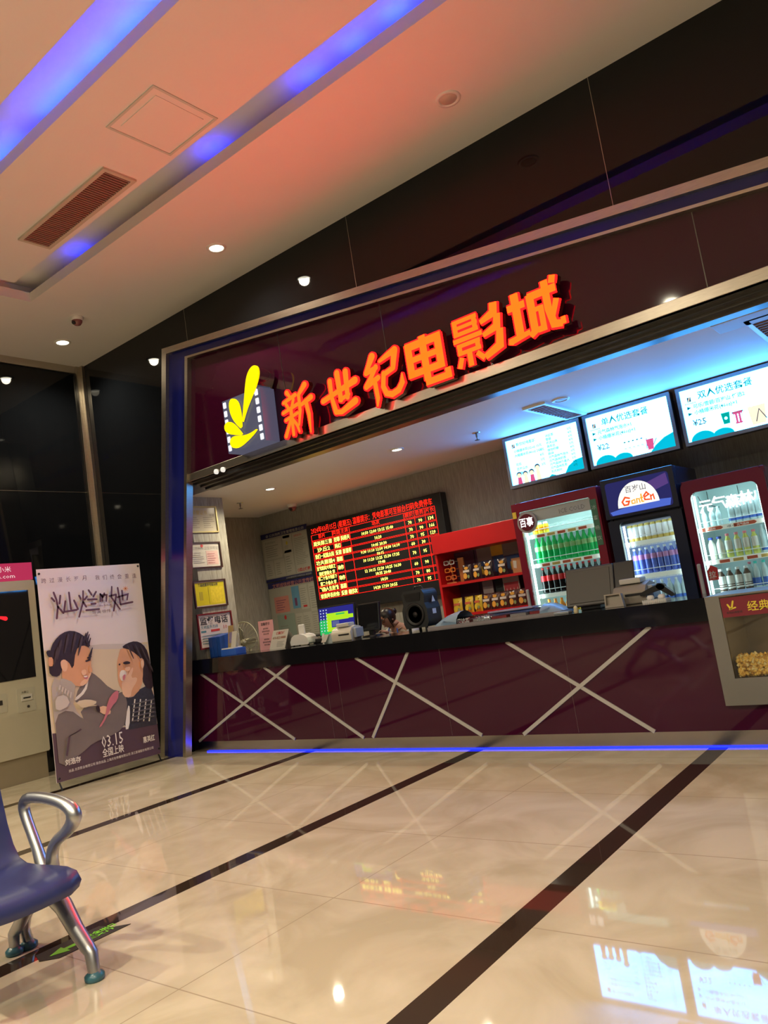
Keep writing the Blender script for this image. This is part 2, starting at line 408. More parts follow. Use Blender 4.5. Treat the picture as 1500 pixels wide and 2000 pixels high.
# ------------------------------------------------------------------ the six lit characters
G = {
'shi': [([(.0, .48), (.5, .58), (1.0, .68)], [.13, .12, .17]), ([(.28, .88), (.27, .5), (.34, .12)], [.13, .11, .13]), ([(.52, 1.0), (.53, .36)], [.15, .13]),
        ([(.77, .96), (.73, .36)], [.15, .12]), ([(.5, .36), (.77, .42)], .1), ([(.34, .12), (.5, .08), (.93, .22)], [.12, .12, .17])],
'ji': [([(.32, 1.0), (.2, .84), (.1, .7)], [.17, .13, .12]), ([(.1, .7), (.38, .74)], .12), ([(.38, .76), (.22, .58), (.06, .42)], [.12, .12, .14]), ([(.06, .42), (.4, .52)], .13),
       ([(.3, .5), (.32, .1), (.28, -.05)], [.12, .11, .05]), ([(.5, .84), (.7, .9), (.92, .95)], [.08, .12, .16]), ([(.92, .95), (.82, .6)], [.17, .12]), ([(.82, .6), (.56, .54)], .12),
       ([(.56, .56), (.5, .3), (.56, .14), (.7, .08), (.88, .12), (1.0, .25), (1.02, .42)], [.12, .12, .13, .14, .14, .13, .03])],
'xin': [([(.22, 1.0), (.3, .9)], [.12, .08]), ([(.06, .8), (.5, .88)], [.09, .11]), ([(.14, .76), (.2, .66)], .09), ([(.42, .8), (.34, .66)], .09),
        ([(.0, .58), (.54, .66)], [.09, .1]), ([(.06, .4), (.5, .47)], .09), ([(.29, .62), (.27, .03)], [.11, .09]), ([(.26, .4), (.0, .05)], [.09, .11]), ([(.3, .38), (.44, .2), (.48, .05)], [.09, .09, .06]),
        ([(.86, 1.02), (.6, .84)], [.15, .09]), ([(.62, .86), (.6, .5), (.5, .2)], [.1, .1, .06]), ([(.6, .6), (1.02, .7)], [.09, .14]), ([(.83, .66), (.88, .35), (.86, -.05)], [.12, .11, .04])],
'dian': [([(.02, .84), (.9, .84)], .17), ([(.02, .57), (.9, .57)], .13), ([(.02, .30), (.9, .30)], .15), ([(.09, .24), (.09, .9)], .17), ([(.82, .24), (.82, .9)], .17),
         ([(.46, .1), (.46, .97)], .17), ([(.4, .06), (1.02, .06)], .14), ([(.95, .02), (.95, .2)], .14)],
'ying': [([(.02, .955), (.56, .955)], .09), ([(.02, .83), (.56, .83)], .08), ([(.02, .70), (.56, .70)], .09), ([(.07, .68), (.07, .99)], .11), ([(.5, .68), (.5, .99)], .11),
         ([(-.01, .575), (.62, .575)], .1), ([(.05, .46), (.56, .46)], .09), ([(.05, .31), (.56, .31)], .09), ([(.1, .29), (.1, .49)], .11), ([(.5, .29), (.5, .49)], .11),
         ([(.3, .3), (.3, .0)], .12), ([(.12, .22), (.04, .02)], .11), ([(.46, .22), (.6, .06)], .11),
         ([(.95, 1.06), (.92, .86), (.62, .77)], [.17, .17, .1]), ([(.99, .82), (.95, .58), (.64, .50)], [.15, .16, .1]), ([(1.0, .52), (.95, .20), (.62, .07)], [.15, .17, .13])],
'cheng': [([(.2, .98), (.2, .12)], .17), ([(.02, .72), (.38, .72)], .14), ([(-.02, .02), (.0, .08), (.4, .14)], [.1, .13, .1]),
          ([(.46, .80), (1.02, .80)], .15), ([(.5, .84), (.5, .12), (.4, .04)], [.16, .15, .1]), ([(.5, .52), (.72, .52)], .1), ([(.68, .56), (.68, .12), (.56, .12)], .12),
          ([(.82, 1.0), (.82, .45), (.88, .12), (1.04, .08)], [.15, .15, .15, .13]), ([(1.0, .58), (.86, .22)], [.12, .1]), ([(1.0, 1.04), (.96, .9)], .13), ([(1.06, .06), (1.06, .2)], .1)]}
rim = emit('red_letter_rim', (1, .005, .005), 5)
face = emit('orange_letter_face', (1, .0085, .0005), 30)
back = mat('letter_casing', (.10, .02, .02), .3, .3, var=.1)
LET = [('xin', '1st', 548, 612, 762, 848, 'first small brush character of the glowing orange sign, next to the film logo'),
       ('shi', '', 622, 695, 730, 812, 'second brush character of the glowing orange sign'),
       ('ji', '', 702, 780, 703, 790, 'third brush character of the glowing orange sign, before the bold ones'),
       ('dian', '', 783, 863, 660, 756, 'fourth character of the glowing orange sign, blocky with four square holes'),
       ('ying', '', 859, 943, 620, 735, 'fifth character of the glowing orange sign, blocky with many bars'),
       ('cheng', '', 943, 1038, 583, 702, 'last blocky character at the right end of the glowing orange sign')]
BOX = {'xin': (-5.36, 3.22, .40, .46), 'shi': (-4.80, 3.25, .43, .42), 'ji': (-4.27, 3.24, .44, .45),
       'dian': (-3.755, 3.24, .44, .47), 'ying': (-3.235, 3.27, .45, .43), 'cheng': (-2.70, 3.31, .44, .42)}
LY = -.36
PL = Plane((0, LY, 0), (1, 0, 0), (0, 0, 1))
for key, _, a, b, cc, d, lab in LET:
    x, z, wd, ht = BOX[key]
    t = thing('sign_character', lab, 'sign letter', (x, LY, z), 'orange sign characters')
    mr, mf, mk = MB(), MB(), MB()
    for pts, ww in G[key]:
        blocky = key in ('dian', 'ying', 'cheng')
        P = [(x+p[0]*wd, z+p[1]*ht) for p in pts]
        wl = [q*.45 for q in (ww if isinstance(ww, list) else [ww]*len(pts))]
        g = .018
        if blocky:   # extend square ends slightly
            pass
        mk.poly(PL, ribbon(P, [q+g for q in wl], cap=not blocky), -.08, -.02)
        mr.poly(PL, ribbon(P, [q+g for q in wl], cap=not blocky), -.02, .0)
        mf.poly(PL, ribbon(P, [max(.012, q-g*.35) for q in wl], cap=not blocky), .0, .004)
    mk.build('casing', back, t); mr.build('rim', rim, t); mf.build('face', face, t)

# ------------------------------------------------------------------ ceiling fittings
def downlight(x, y, z, lit, label, group, r=.085):
    t = thing('downlight', label, 'ceiling light', (x, y, z), group)
    MB().lathe([(r*.72, -.004), (r*.78, -.014), (r, -.012), (r*1.05, 0)], (x, y, z), 24).build('rim', whitep, t)
    MB().lathe([(r*.72, -.005), (r*.70, -.008), (0, -.010)], (x, y, z), 24).build('lens', lampem if lit else mat('lamp_off', (.55, .48, .42), .4, var=.05), t)
    return t
for k, (x, y) in enumerate(HALL_LAMPS):
    lab = ['lit round downlight in the ceiling above the glowing sign', 'lit round downlight in the ceiling near the black wall corner'][k] if k < 2 else 'lit round downlight in the hall ceiling, far from the counter wall'
    downlight(x, y, CEIL, True, lab, 'hall ceiling downlights', .10)
downlight(-2.71, -.70, CEIL, False, 'unlit round downlight in the pink lit ceiling', 'hall ceiling downlights', .10)
downlight(-7.05, .96, BCEIL, True, 'lit downlight in the booth ceiling nearest the certificates pillar', 'booth downlights', .075)
downlight(-4.96, .96, BCEIL, True, 'lit downlight in the booth ceiling over the timetable screen', 'booth downlights', .075)
downlight(-2.96, 1.0, BCEIL, False, 'unlit downlight in the blue lit booth ceiling', 'booth downlights', .085)
# hatch and vent in the hall ceiling
hp = Plane((0, 0, CEIL), (1, 0, 0), (0, -1, 0))
t = thing('ceiling_hatch', 'square access hatch outline in the white ceiling', 'hatch', (-4.37, -2.28, CEIL))
MB().ring(hp, [(-4.68, 1.98), (-4.06, 1.98), (-4.06, 2.58), (-4.68, 2.58)], [(-4.66, 2.0), (-4.08, 2.0), (-4.08, 2.56), (-4.66, 2.56)], 0, .008).build('frame', mat('pale_frame', (.55, .6, .56), .5, var=.03), t)
MB().box(-4.60, -2.50, CEIL-.006, -4.14, -2.06, CEIL).build('door_panel', paint, t)
def vent(x0, y0, x1, y1, z, label, along='x', n=26, dark=(.10, .05, .05), frm=None):
    t = thing('air_vent', label, 'air vent', ((x0+x1)/2, (y0+y1)/2, z), 'ceiling air vents')
    fw = .035; pl = Plane((0, 0, z), (1, 0, 0), (0, -1, 0))
    MB().ring(pl, [(x0, -y1), (x1, -y1), (x1, -y0), (x0, -y0)], [(x0+fw, -y1+fw), (x1-fw, -y1+fw), (x1-fw, -y0-fw), (x0+fw, -y0-fw)], 0, .02).build('frame', frm or mat('vent_frame', (.55, .5, .42), .5, var=.03), t)
    MB().box(x0+fw, y0+fw, z-.004, x1-fw, y1-fw, z).build('grille_backing', mat('vent_dark'+str(dark[0]), dark, .7, var=.1), t)
    s = MB()
    for k in range(n):
        if along == 'x': xx = x0+fw+(x1-x0-2*fw)*(k+.5)/n; s.box(xx-.006, y0+fw, z-.018, xx+.006, y1-fw, z-.005)
        else: yy = y0+fw+(y1-y0-2*fw)*(k+.5)/n; s.box(x0+fw, yy-.005, z-.018, x1-fw, yy+.005, z-.005)
    s.build('slats', mat('vent_slats', (.30, .18, .15), .5, var=.1), t)
vent(-6.62, -2.32, -5.14, -2.0, CEIL, 'long slatted air vent in the hall ceiling between the blue coves', n=44)
blk = mat('vent_frame_white', (.75, .78, .8), .4, var=.02)
vent(-3.33, .90, -3.08, 1.9, BCEIL, 'narrow booth ceiling vent above the first menu screen', 'y', 14, (.06, .07, .09), blk)
vent(-1.12, .30, -.87, 1.4, BCEIL, 'narrow booth ceiling vent at the right edge of the photo', 'y', 14, (.06, .07, .09), blk)
tag(MB().box(-1.32, .15, BCEIL-.02, -.75, .44, BCEIL).build('ceiling_panel_light', mat('grey_panel', (.5, .5, .5), .5, var=.03), bevel=.006), 'unlit flat square panel light in the booth ceiling behind the sign board', 'ceiling light')
def dome(x, y, z, s, label):
    t = thing('security_camera', label, 'camera', (x, y, z))
    MB().lathe([(.055*s, 0), (.06*s, -.015*s), (.05*s, -.035*s)], (x, y, z), 20).build('base', whitep, t)
    MB().lathe([(.047*s, -.03*s), (.046*s, -.05*s), (.03*s, -.075*s), (0, -.085*s)], (x, y, z), 20).build('dome', mat('camera_dome', (.25, .1, .1), .1, var=.05), t)
    MB().lathe([(0, .02*s), (.016*s, .018*s), (.018*s, 0)], (x+.01*s, y-.035*s, z-.06*s), 12, axis=(0, -1, -.5)).build('lens', blackp, t)
dome(-7.98, -.94, CEIL, 1.3, 'small dome security camera in the hall ceiling beside the downlight')
dome(-8.0, 2.30, BCEIL, 1.3, 'small dome security camera on the booth ceiling above the notice boards')
def sprinkler(x, y, label):
    t = thing('sprinkler', label, 'sprinkler', (x, y, BCEIL), 'booth ceiling sprinklers')
    MB().lathe([(.045, 0), (.045, -.006), (.012, -.01)], (x, y, BCEIL), 16).build('escutcheon', chrome, t)
    MB().lathe([(.011, 0), (.011, -.05), (.006, -.055), (.006, -.08)], (x, y, BCEIL), 10).build('nozzle', dsteel, t)
    MB().lathe([(.006, -.08), (.030, -.082), (.030, -.086), (0, -.088)], (x, y, BCEIL), 12).build('deflector', dsteel, t)
sprinkler(-7.95, 1.23, 'small sprinkler head in the warm lit booth ceiling near the pillar')
sprinkler(-4.12, 1.31, 'small sprinkler head in the booth ceiling left of the menu screens')

# ------------------------------------------------------------------ counter
CX0, CX1 = -7.95, 2.15
ct = thing('counter', 'long dark red glass reception counter with black top and white crossed strips', 'counter', (-4, 0, 0))
b = MB(); b.box(CX0, 0, .12, -1.70, .05, .93); b.box(-1.70, 0, .12, CX1, .05, .30); b.box(-.45, 0, .30, CX1, .05, .93)
b.build('front_panel', maroon, ct)
for x in (-7.3, -5.62, -5.45, -4.15, -2.9): MB().box(x-.0015, -.003, .13, x+.0015, 0, .92).build('panel_joint', mat('thin_joint', (.16, .10, .11), .3, .3, var=.1), ct)
b = MB(); b.box(CX0, -.04, .92, -1.70, .10, 1.09); b.box(-7.64, .10, 1.04, -1.70, .62, 1.09); b.box(-.45, -.04, .92, CX1, .62, 1.09)
b.build('countertop', blackst, ct)
b = MB(); b.box(-7.64, .57, 0, CX1, .62, 1.04); b.build('rear_panel', mat('grey_laminate', (.2, .19, .18), .5, var=.05), ct)
MB().box(CX0, .0, 0, CX1, .04, .12).build('kick_plate', mat('glossy_kick_steel', (.55, .52, .5), .22, 1, var=.05), ct)
MB().box(-7.7, -.018, .003, CX1, -.004, .011).build('light_strip', emit('blue_strip', (.004, .010, 1), 8), ct)
strip = mat('white_strip', (.46, .45, .44), .3, .2, var=.04)
zt, zb_ = .92, .125
for xa, xb in ((-7.66, -6.2), (-6.12, -7.84), (-6.54, -5.22), (-4.51, -5.10), (-5.18, -3.83), (-3.43, -2.27), (-2.15, -3.41)):
    MB().poly(XZ(0), ribbon([(xa, zt), (xb, zb_)], .030, cap=False), .0, .010+.002*(xa > xb)).build('white_strip', strip, ct)

# ------------------------------------------------------------------ popcorn machine
pm = thing('popcorn_machine', 'steel popcorn warmer with glass front set into the counter right end', 'popcorn machine', (-1.1, .2, .30))
X0, X1, Y0, Y1, Z0, Z1 = -1.70, -.45, -.05, .55, .305, 1.08
b = MB(); b.box(X0, Y0, Z0, X0+.10, Y1, Z1); b.box(X1-.1, Y0, Z0, X1, Y1, Z1); b.box(X0+.1, Y0, Z0, X1-.1, Y1, Z0+.19); b.box(X0+.1, Y1-.03, Z0+.19, X1-.1, Y1, Z1); b.box(X0, Y0, Z1, X1, Y1, Z1+.012)
b.build('cabinet', mat('satin_steel', (.24, .235, .22), .45, .7, var=.12, vs=3), pm)
b = MB(); b.box(X0+.105, Y0+.004, .93, X1-.105, Y0+.02, 1.07); hd = XZ(Y0+.004)
b.text(hd, '经典现爆 爆米花', -1.42, .965, .075, .002, 1, bold=.012)
for pts, w_ in (([(-1.525, .995), (-1.51, 1.04)], .012), ([(-1.535, .99), (-1.55, 1.02)], .012), ([(-1.54, .985), (-1.50, .995)], .01)): b.poly(hd, ribbon(pts, w_), 0, .002, 1)
b.text(hd, '新世纪电影城', -1.565, .955, .018, .002, 2)
b.build('header_panel', [mat('popcorn_red', (.20, .02, .035), .35, var=.05), mat('popcorn_yellow', (.75, .6, .05), .5, var=.05), dkin], pm)
MB().box(X0+.105, Y0+.006, .495, X1-.105, Y0+.012, .93).build('glass_front', glass('clear_glass'), pm)
b = MB()
rnd = random.Random(3)
for i in range(40):   # the packed heap beneath the loose pieces
    xa = X0+.12+(X1-X0-.24)*i/40; tz_ = .60+.035*math.sin(xa*6)+.06*max(0, (xa+1.45)); b.box(xa, Y0+.06, .497, xa+(X1-X0-.24)/40, Y1-.05, tz_, 0)
for k in range(3200):
    x = rnd.uniform(X0+.13, X1-.13); y = Y0+.02+abs(rnd.gauss(0, .055)); y = min(y, Y1-.06)
    top = .62+.035*math.sin(x*6)+.06*max(0, (x+1.45))+(y-Y0)*.25
    z = rnd.uniform(.505, top) if y < Y0+.06 else rnd.uniform(top-.03, top)
    r = rnd.uniform(.012, .020); p = Vector((x, y+.01, z)); m = rnd.choice((0, 0, 1, 2))
    vs = [p+Vector(v)*r*rnd.uniform(.75, 1.2) for v in ((1, 0, 0), (-1, 0, 0), (0, 1, 0), (0, -1, 0), (0, 0, 1), (0, 0, -1))]
    b.add(vs, [(0, 2, 4), (2, 1, 4), (1, 3, 4), (3, 0, 4), (2, 0, 5), (1, 2, 5), (3, 1, 5), (0, 3, 5)], m, True)
tag(b.build('popcorn', [mat('popcorn_gold', (.80, .52, .10), .6, var=.2, vs=40), mat('popcorn_pale', (.88, .72, .32), .6, var=.2, vs=40), mat('popcorn_brown', (.55, .3, .05), .6, var=.2, vs=40)]),
    'heap of golden popcorn behind the glass of the popcorn machine', 'popcorn', kind='stuff')
lamp('popcorn_lamp', 'POINT', (-1.0, .10, .88), 3.0, (1, .7, .35), .04)

# ------------------------------------------------------------------ LED timetable
LYD = 2.43
lt = thing('timetable_screen', 'black framed electronic timetable with red grid and yellow showtimes', 'screen', (-6.75, LYD, 1.47))
a = at(598, 1023, 1, LYD); bq = at(860, 965, 1, LYD); q1 = at(607.7, 1045, 1, LYD); q2 = at(848.5, 990, 1, LYD); q3 = at(622.7, 1172, 1, LYD)
BX0, BX1, BZ0, BZ1 = a.x-.02, bq.x, 1.42, (a.z+bq.z)/2
MB().box(BX0, LYD, BZ0, BX1, 2.565, BZ1).build('housing', blackp, lt, bevel=.012)
TX0, TX1, TZ1, TZ0 = q1.x, q2.x, (q1.z+q2.z)/2, q3.z
LP = XZ(LYD); W_ = TX1-TX0; H_ = TZ1-TZ0
def U(u): return TX0+u*W_
def Vv(v): return TZ1-v*H_
cols = [0, .186, .250, .333, .771, .848, .926, 1.0]; rows = [0, .085, .185, .285, .385, .485, .64, .795, .895, 1.0]
g = MB(); lw = .0045
for v in rows:
    g.obox(LP, U(0), Vv(v)-lw/2, 0, U(1), Vv(v)+lw/2, .004)
    if v not in (0, 1.0): g.obox(LP, U(0), Vv(v)-lw/2-.016, 0, U(1), Vv(v)+lw/2-.016, .004)
for u in cols: g.obox(LP, U(u)-lw/2, Vv(1), 0, U(u)+lw/2, Vv(0), .004)
g.build('grid_lines', emit('led_red', (1, .012, .006), 2.4), lt)
tr = MB(); hh = .080
tr.text(LP, '2024年03月15日 (星期五) 温馨提示：凭电影票可至前台扫码免费停车', U(.005), Vv(-.028), .105, .003, w=W_*.985, bold=.0)
for cidx, s_ in ((0, '影片'), (1, '类型'), (2, '主演'), (3, '场次'), (4, '票价'), (5, '会员'), (6, '片长')):
    tr.text(LP, s_, (U(cols[cidx])+U(cols[cidx+1]))/2, Vv(.085)+.022, hh*.9, .003, align='c', bold=.0)
tr.build('red_lettering', emit('led_red_text', (1, .016, .006), 2.4), lt)
ty = MB()
data = [('周处除三害', '犯罪', '阮经天', ['10:50 12:00 13:15 15:40'], '70', '90', '134'), ('沙丘2', '科幻', '', ['16:20'], '70', '90', '166'),
        ('我们一起摇太阳', '爱情', '彭昱畅', ['10:05 20:30'], '70', '95', '129'), ('功夫熊猫4', '喜剧', '', ['9:30 11:10 12:50 14:30 16:10', '18:15'], '60', '30', ''),
        ('热辣滚烫大电影之', '动作', '', ['10 11:20 13:25 15:30 17:35', '19:40'], '70', '95', ''), ('第二十条大电影下', '动作', '', ['12 10:15 12:20 14:25 16:30', '18:35 20:40'], '60', '90', ''),
        ('飞驰人生热辣', '喜剧', '', ['18:50'], '70', '80', ''), ('被我弄丢的你', '爱情', '檀健次', ['14:20 17:50 20:55'], '70', '95', '')]
for r, (f_, k_, s_, tms, p1, p2, p3) in enumerate(data):
    v0, v1 = rows[r+1], rows[r+2]; two = r in (4, 5); ymid = (Vv(v0)+Vv(v1))/2; sz = hh*.88
    base = ymid-.034
    if two:
        ty.text(LP, f_, U(.093), ymid+.008, sz*.95, .003, w=W_*.165, align='c', bold=.004); ty.text(LP, f_[:5]+' 字', U(.093), ymid-.075, sz*.95, .003, align='c', w=W_*.14, bold=.012)
    else: ty.text(LP, f_, U(.093), base, sz, .003, w=min(W_*.165, .085*len(f_)), align='c', bold=.004)
    ty.text(LP, k_, (U(cols[1])+U(cols[2]))/2, base, sz, .003, align='c', w=W_*.05, bold=.012)
    if s_: ty.text(LP, s_, (U(cols[2])+U(cols[3]))/2, base, sz, .003, align='c', w=W_*.072, bold=.012)
    for q, tm in enumerate(tms):
        ty.text(LP, tm, U(.555), base if len(tms) == 1 else (ymid-.004-q*.062), sz*.85, .003, align='c', bold=.004)
    for ci, s2 in ((4, p1), (5, p2), (6, p3)):
        if s2: ty.text(LP, s2, (U(cols[ci])+U(cols[ci+1]))/2, base, sz*.9, .003, align='c', bold=.004)
ty.build('yellow_lettering', emit('led_yellow_text', (1, .85, .13), 4), lt)

# ------------------------------------------------------------------ menu screens
SY = 1.98
scr_bg = emit('screen_white', (.066, .37, 1.0), 16)
scr_teal = emit('screen_teal', (.0, .52, .68), 1.0); scr_text = emit('screen_text', (.0, .22, .26), .9); scr_dark = emit('screen_dark', (.06, .09, .13), .7)
scr_pink = emit('screen_pink', (.9, .12, .30), .8); scr_skin = emit('screen_cream', (1, .85, .6), 1.1); scr_green = emit('screen_green', (.0, .42, .34), .9)
SMATS = [scr_bg, scr_teal, scr_text, scr_dark, scr_pink, scr_skin, scr_green]
frm_g = mat('screen_frame', (.30, .31, .33), .3, .6, var=.05)
def popcorn_tub(b, P, x, y, s, m):
    b.poly(P, [(x-.028*s, y), (x+.028*s, y), (x+.04*s, y+.11*s), (x-.04*s, y+.11*s)], 0, .004, m)
def menu(x0, x1, label, kind):
    z0, z1 = 2.49, 3.085
    t = thing('menu_screen', label, 'screen', ((x0+x1)/2, SY, z0), 'menu screens')
    P = XZ(SY); fw = .035
    MB().box(x0, SY, z0, x1, SY+.09, z1).build('housing', blackp, t)
    MB().ring(P, [(x0, z0), (x1, z0), (x1, z1), (x0, z1)], [(x0+fw, z0+fw), (x1-fw, z0+fw), (x1-fw, z1-fw), (x0+fw, z1-fw)], 0, .02).build('frame', frm_g, t)
    b = MB(); b.obox(P, x0+fw, z0+fw, 0, x1-fw, z1-fw, .004, 0)
    P2 = Plane((x0+fw, SY-.004, z0+fw), (1, 0, 0), (0, 0, 1)); w = x1-x0-2*fw; h = z1-z0-2*fw
    def logo(x, y, s=1):
        b.poly(P2, [(x, y), (x+.035*s, y), (x+.035*s, y+.045*s), (x, y+.045*s)], 0, .002, 3)
        b.poly(P2, ribbon([(x+.012*s, y+.008*s), (x+.028*s, y+.055*s)], .01*s), .002, .003, 5)
    if kind == 0:
        logo(.07, h-.10); b.text(P2, '新世纪电影城', .125, h-.085, .042, .002, 3, bold=.012)
        L_ = ['小桶爆米花(32oz) 15元', '大桶爆米花(46oz) 20元', '', '可乐', '百岁山水', '矿泉水']
        for k, s_ in enumerate(L_): b.text(P2, s_, .085, h-.155-k*.052, .036, .002, 2, bold=.012)
        for k in range(4): b.text(P2, ('18元', '8元', '5元', '3元')[k], .40, h-.21-k*.055, .034, .002, 2, bold=.012)
        Rr = ['冰红茶', '雪碧', '农夫山泉', '美年达', '维他柠檬', '脉动', '元气森林气泡水', '元气森林奶茶', '元气森林外星人', '元气森林乳茶', '东方树叶']
        for k, s_ in enumerate(Rr): b.text(P2, s_, .50, h-.075-k*.041, .034, .002, 2, bold=.012)
        for k in range(11): b.text(P2, ('5元', '4元', '6元', '8元')[k % 4], .77, h-.06-k*.041, .032, .002, 2, bold=.012)
        b.poly(P2, [(.50, 0), (.46, 0), (.50, .025), (.56, .0)], 0, .0015, 1)
        b.poly(P2, [(.66, 0), (w, 0), (w, .13), (.80, .12), (.71, .07)], 0, .0015, 1)
        for k, (x, y, cc) in enumerate(((.10, .0, 4), (.18, .0, 0), (.26, .0, 4), (.34, .0, 0))):   # four people standing in a row
            hh_ = (.13, .125, .13, .17)[k]
            b.poly(P2, [(x-.03, 0), (x+.03, 0), (x+.022, hh_-.05), (x-.022, hh_-.05)], 0, .002, cc if cc else 5)
            b.poly(P2, ell(x, hh_-.02, .033, .033, 14), .002, .003, 3); b.poly(P2, ell(x, hh_-.03, .027, .026, 14), .003, .004, 5)
    else:
        logo(.06, h-.125); b.text(P2, '新世纪电影城', .03, h-.15, .018, .002, 2)
        b.text(P2, ('单' if kind == 1 else '双')+'人优选套餐', .165, h-.115, .085, .002, 2, bold=.010)
        ls = ['元气森林气泡水×1', '小桶爆米花(46oz)×1'] if kind == 1 else ['可乐/雪碧/百岁山 任选2', '小桶爆米花(46oz)×1']
        for k, s_ in enumerate(ls):
            y = h-.20-k*.062; b.poly(P2, [(.045, y-.003), (.085, y+.014), (.045, y+.03)], 0, .002, 2); b.text(P2, s_, .105, y, .047, .002, 2, bold=.012)
        b.text(P2, '¥'+('22' if kind == 1 else '25'), .07, h-.375, .085, .002, 3, bold=.012)
        b.poly(P2, [*ell(.14, 0, .115, .085, 12, PI, 0)], 0, .0015, 1)
        b.poly(P2, [*ell(.33, 0, .10, .065, 12, PI, 0)], 0, .0015, 1)
        if kind == 1:
            b.poly(P2, [(.62, 0), (w, 0), (w, .15), (.78, .12), (.68, .06)], 0, .0015, 1)
            for k in range(5):
                x = .37+k*.045; b.obox(P2, x-.012, .06, 0, x+.012, .14, .002, 6 if k == 9 else 0); b.obox(P2, x-.009, .16, 0, x+.009, .172, .002, 3); b.text(P2, '气', x-.011, .085, .025, .003, 3)
            for pts in ([(.59, .05), (.60, .15)], [(.62, .03), (.66, .12)], [(.64, .04), (.70, .13)]): b.poly(P2, ribbon(pts, .006), 0, .002, 3)
            popcorn_tub(b, P2, .63, .03, 1.0, 4)
        else:
            b.poly(P2, [(.74, 0), (w, 0), (w, .07), (.79, .05)], 0, .0015, 1)
            popcorn_tub(b, P2, .38, .095, 1.0, 6); b.poly(P2, ell(.38, .15, .015, .015, 10), .004, .005, 0)
            popcorn_tub(b, P2, .49, .07, 1.1, 4); b.obox(P2, .44, .175, 0, .54, .19, .004, 3)
            for k in range(3): b.poly(P2, ribbon([(.46+k*.03, .09), (.46+k*.03, .16)], .01), .004, .005, 0)
            b.poly(P2, [(.60, .02), (.72, .02), (.74, .2), (.58, .2)], 0, .002, 5); b.poly(P2, ribbon([(.64, .05), (.68, .16), (.73, .06)], .008), .002, .003, 3)
    b.build('display', SMATS, t)
    return t
menu(-4.17, -3.21, 'first menu screen from the left, listing prices in two columns', 0)
menu(-3.17, -2.22, 'middle menu screen with a 22 yuan offer, above the blue fridge', 1)
menu(-2.16, -1.21, 'menu screen with a 25 yuan offer and pictured drinks cups', 2)
menu(-1.17, -.22, 'fourth menu screen just beyond the right edge of the photo', 1)
# ------------------------------------------------------------------ bottles
def bottle_proto(name, prof, body, cap, capz, capr, label=None, lz=None, shape='r'):
    """prof: (r,z); returns a thing with body, cap and label."""
    t = bpy.data.objects.new(name, None); COL.objects.link(t); t['_org'] = (0., 0., 0.)
    MB().lathe(prof, seg=12).build('body', body, t)
    MB().lathe([(capr, capz), (capr, capz+.018), (capr*.9, capz+.022), (0, capz+.022)], seg=10).build('cap', cap, t)
    if label is not None:
        def rad(z):
            for (r_, z_), (r2, z2) in zip(prof, prof[1:]):
                if z_ <= z <= z2: return r_+(r2-r_)*(z-z_)/max(1e-6, z2-z_)
            return prof[-1][0]
        zs = [lz[0]+(lz[1]-lz[0])*k/4 for k in range(5)]
        MB().lathe([(rad(z)+.0012, z) for z in zs], seg=12).build('label', label, t)
    t.location = (0, 0, -5)
    return t
def place(proto, spots, label, cat, group, first=[0]):
    for i, (x, y, z) in enumerate(spots):
        o = proto if i == 0 else dup(proto)
        o.location = (x, y, z); o.rotation_euler = (0, 0, random.uniform(0, 6)); tag(o, label, cat, group)
def bm(name, c, r=.12, e=None, es=0, tr=0):
    m = mat(name, c, r, 0, e, es, spec=.6, var=.15, vs=18)
    return m
cola_prof = lambda h, r: [(r*.75, 0), (r*.95, h*.02), (r, h*.06), (r*.98, h*.2), (r*.86, h*.33), (r*.93, h*.42), (r, h*.5), (r*.97, h*.6), (r*.8, h*.72), (r*.42, h*.85), (r*.36, h*.93)]
strt_prof = lambda h, r: [(r*.8, 0), (r, h*.03), (r, h*.25), (r*.93, h*.28), (r, h*.32), (r, h*.66), (r*.9, h*.74), (r*.5, h*.86), (r*.42, h*.93)]
green_b = bm('green_bottle', (.01, .42, .10), .1, (.0, .5, .12), .12); green_l = bm('green_label', (.35, .72, .30), .4); green_c = bm('green_cap', (.02, .45, .12), .4)  # green bottles glow faintly: light put into the bottle material
cola_b = bm('cola_brown', (.012, .006, .006), .08); red_l = bm('cola_label', (.75, .02, .03), .4); red_c = bm('red_cap', (.75, .02, .02), .4)
or_b = bm('orange_drink', (.95, .35, .02), .15); yel_l = bm('yellow_label', (.95, .72, .02), .4); or_c = bm('orange_cap', (.9, .28, .02), .4)
tea_b = bm('tea_amber', (.75, .55, .12), .1); tea_l = bm('tea_label', (.82, .82, .75), .4); teal_c = bm('white_cap', (.75, .8, .82), .4)
wat_b = bm('water_blue_bottle', (.12, .18, .62), .1); wat_l = bm('water_label', (.55, .25, .55), .4)
clr_b = bm('clear_bottle', (.52, .66, .70), .08); clr_l = bm('blue_label', (.06, .16, .6), .4); mint_c = bm('mint_cap', (.05, .62, .55), .4)
pal_b = bm('pale_drink', (.72, .74, .62), .15); pal_l = bm('white_label', (.8, .8, .76), .4); lime_b = bm('lime_drink', (.72, .78, .2), .15); pink_c = bm('pink_cap', (.85, .25, .3), .4)

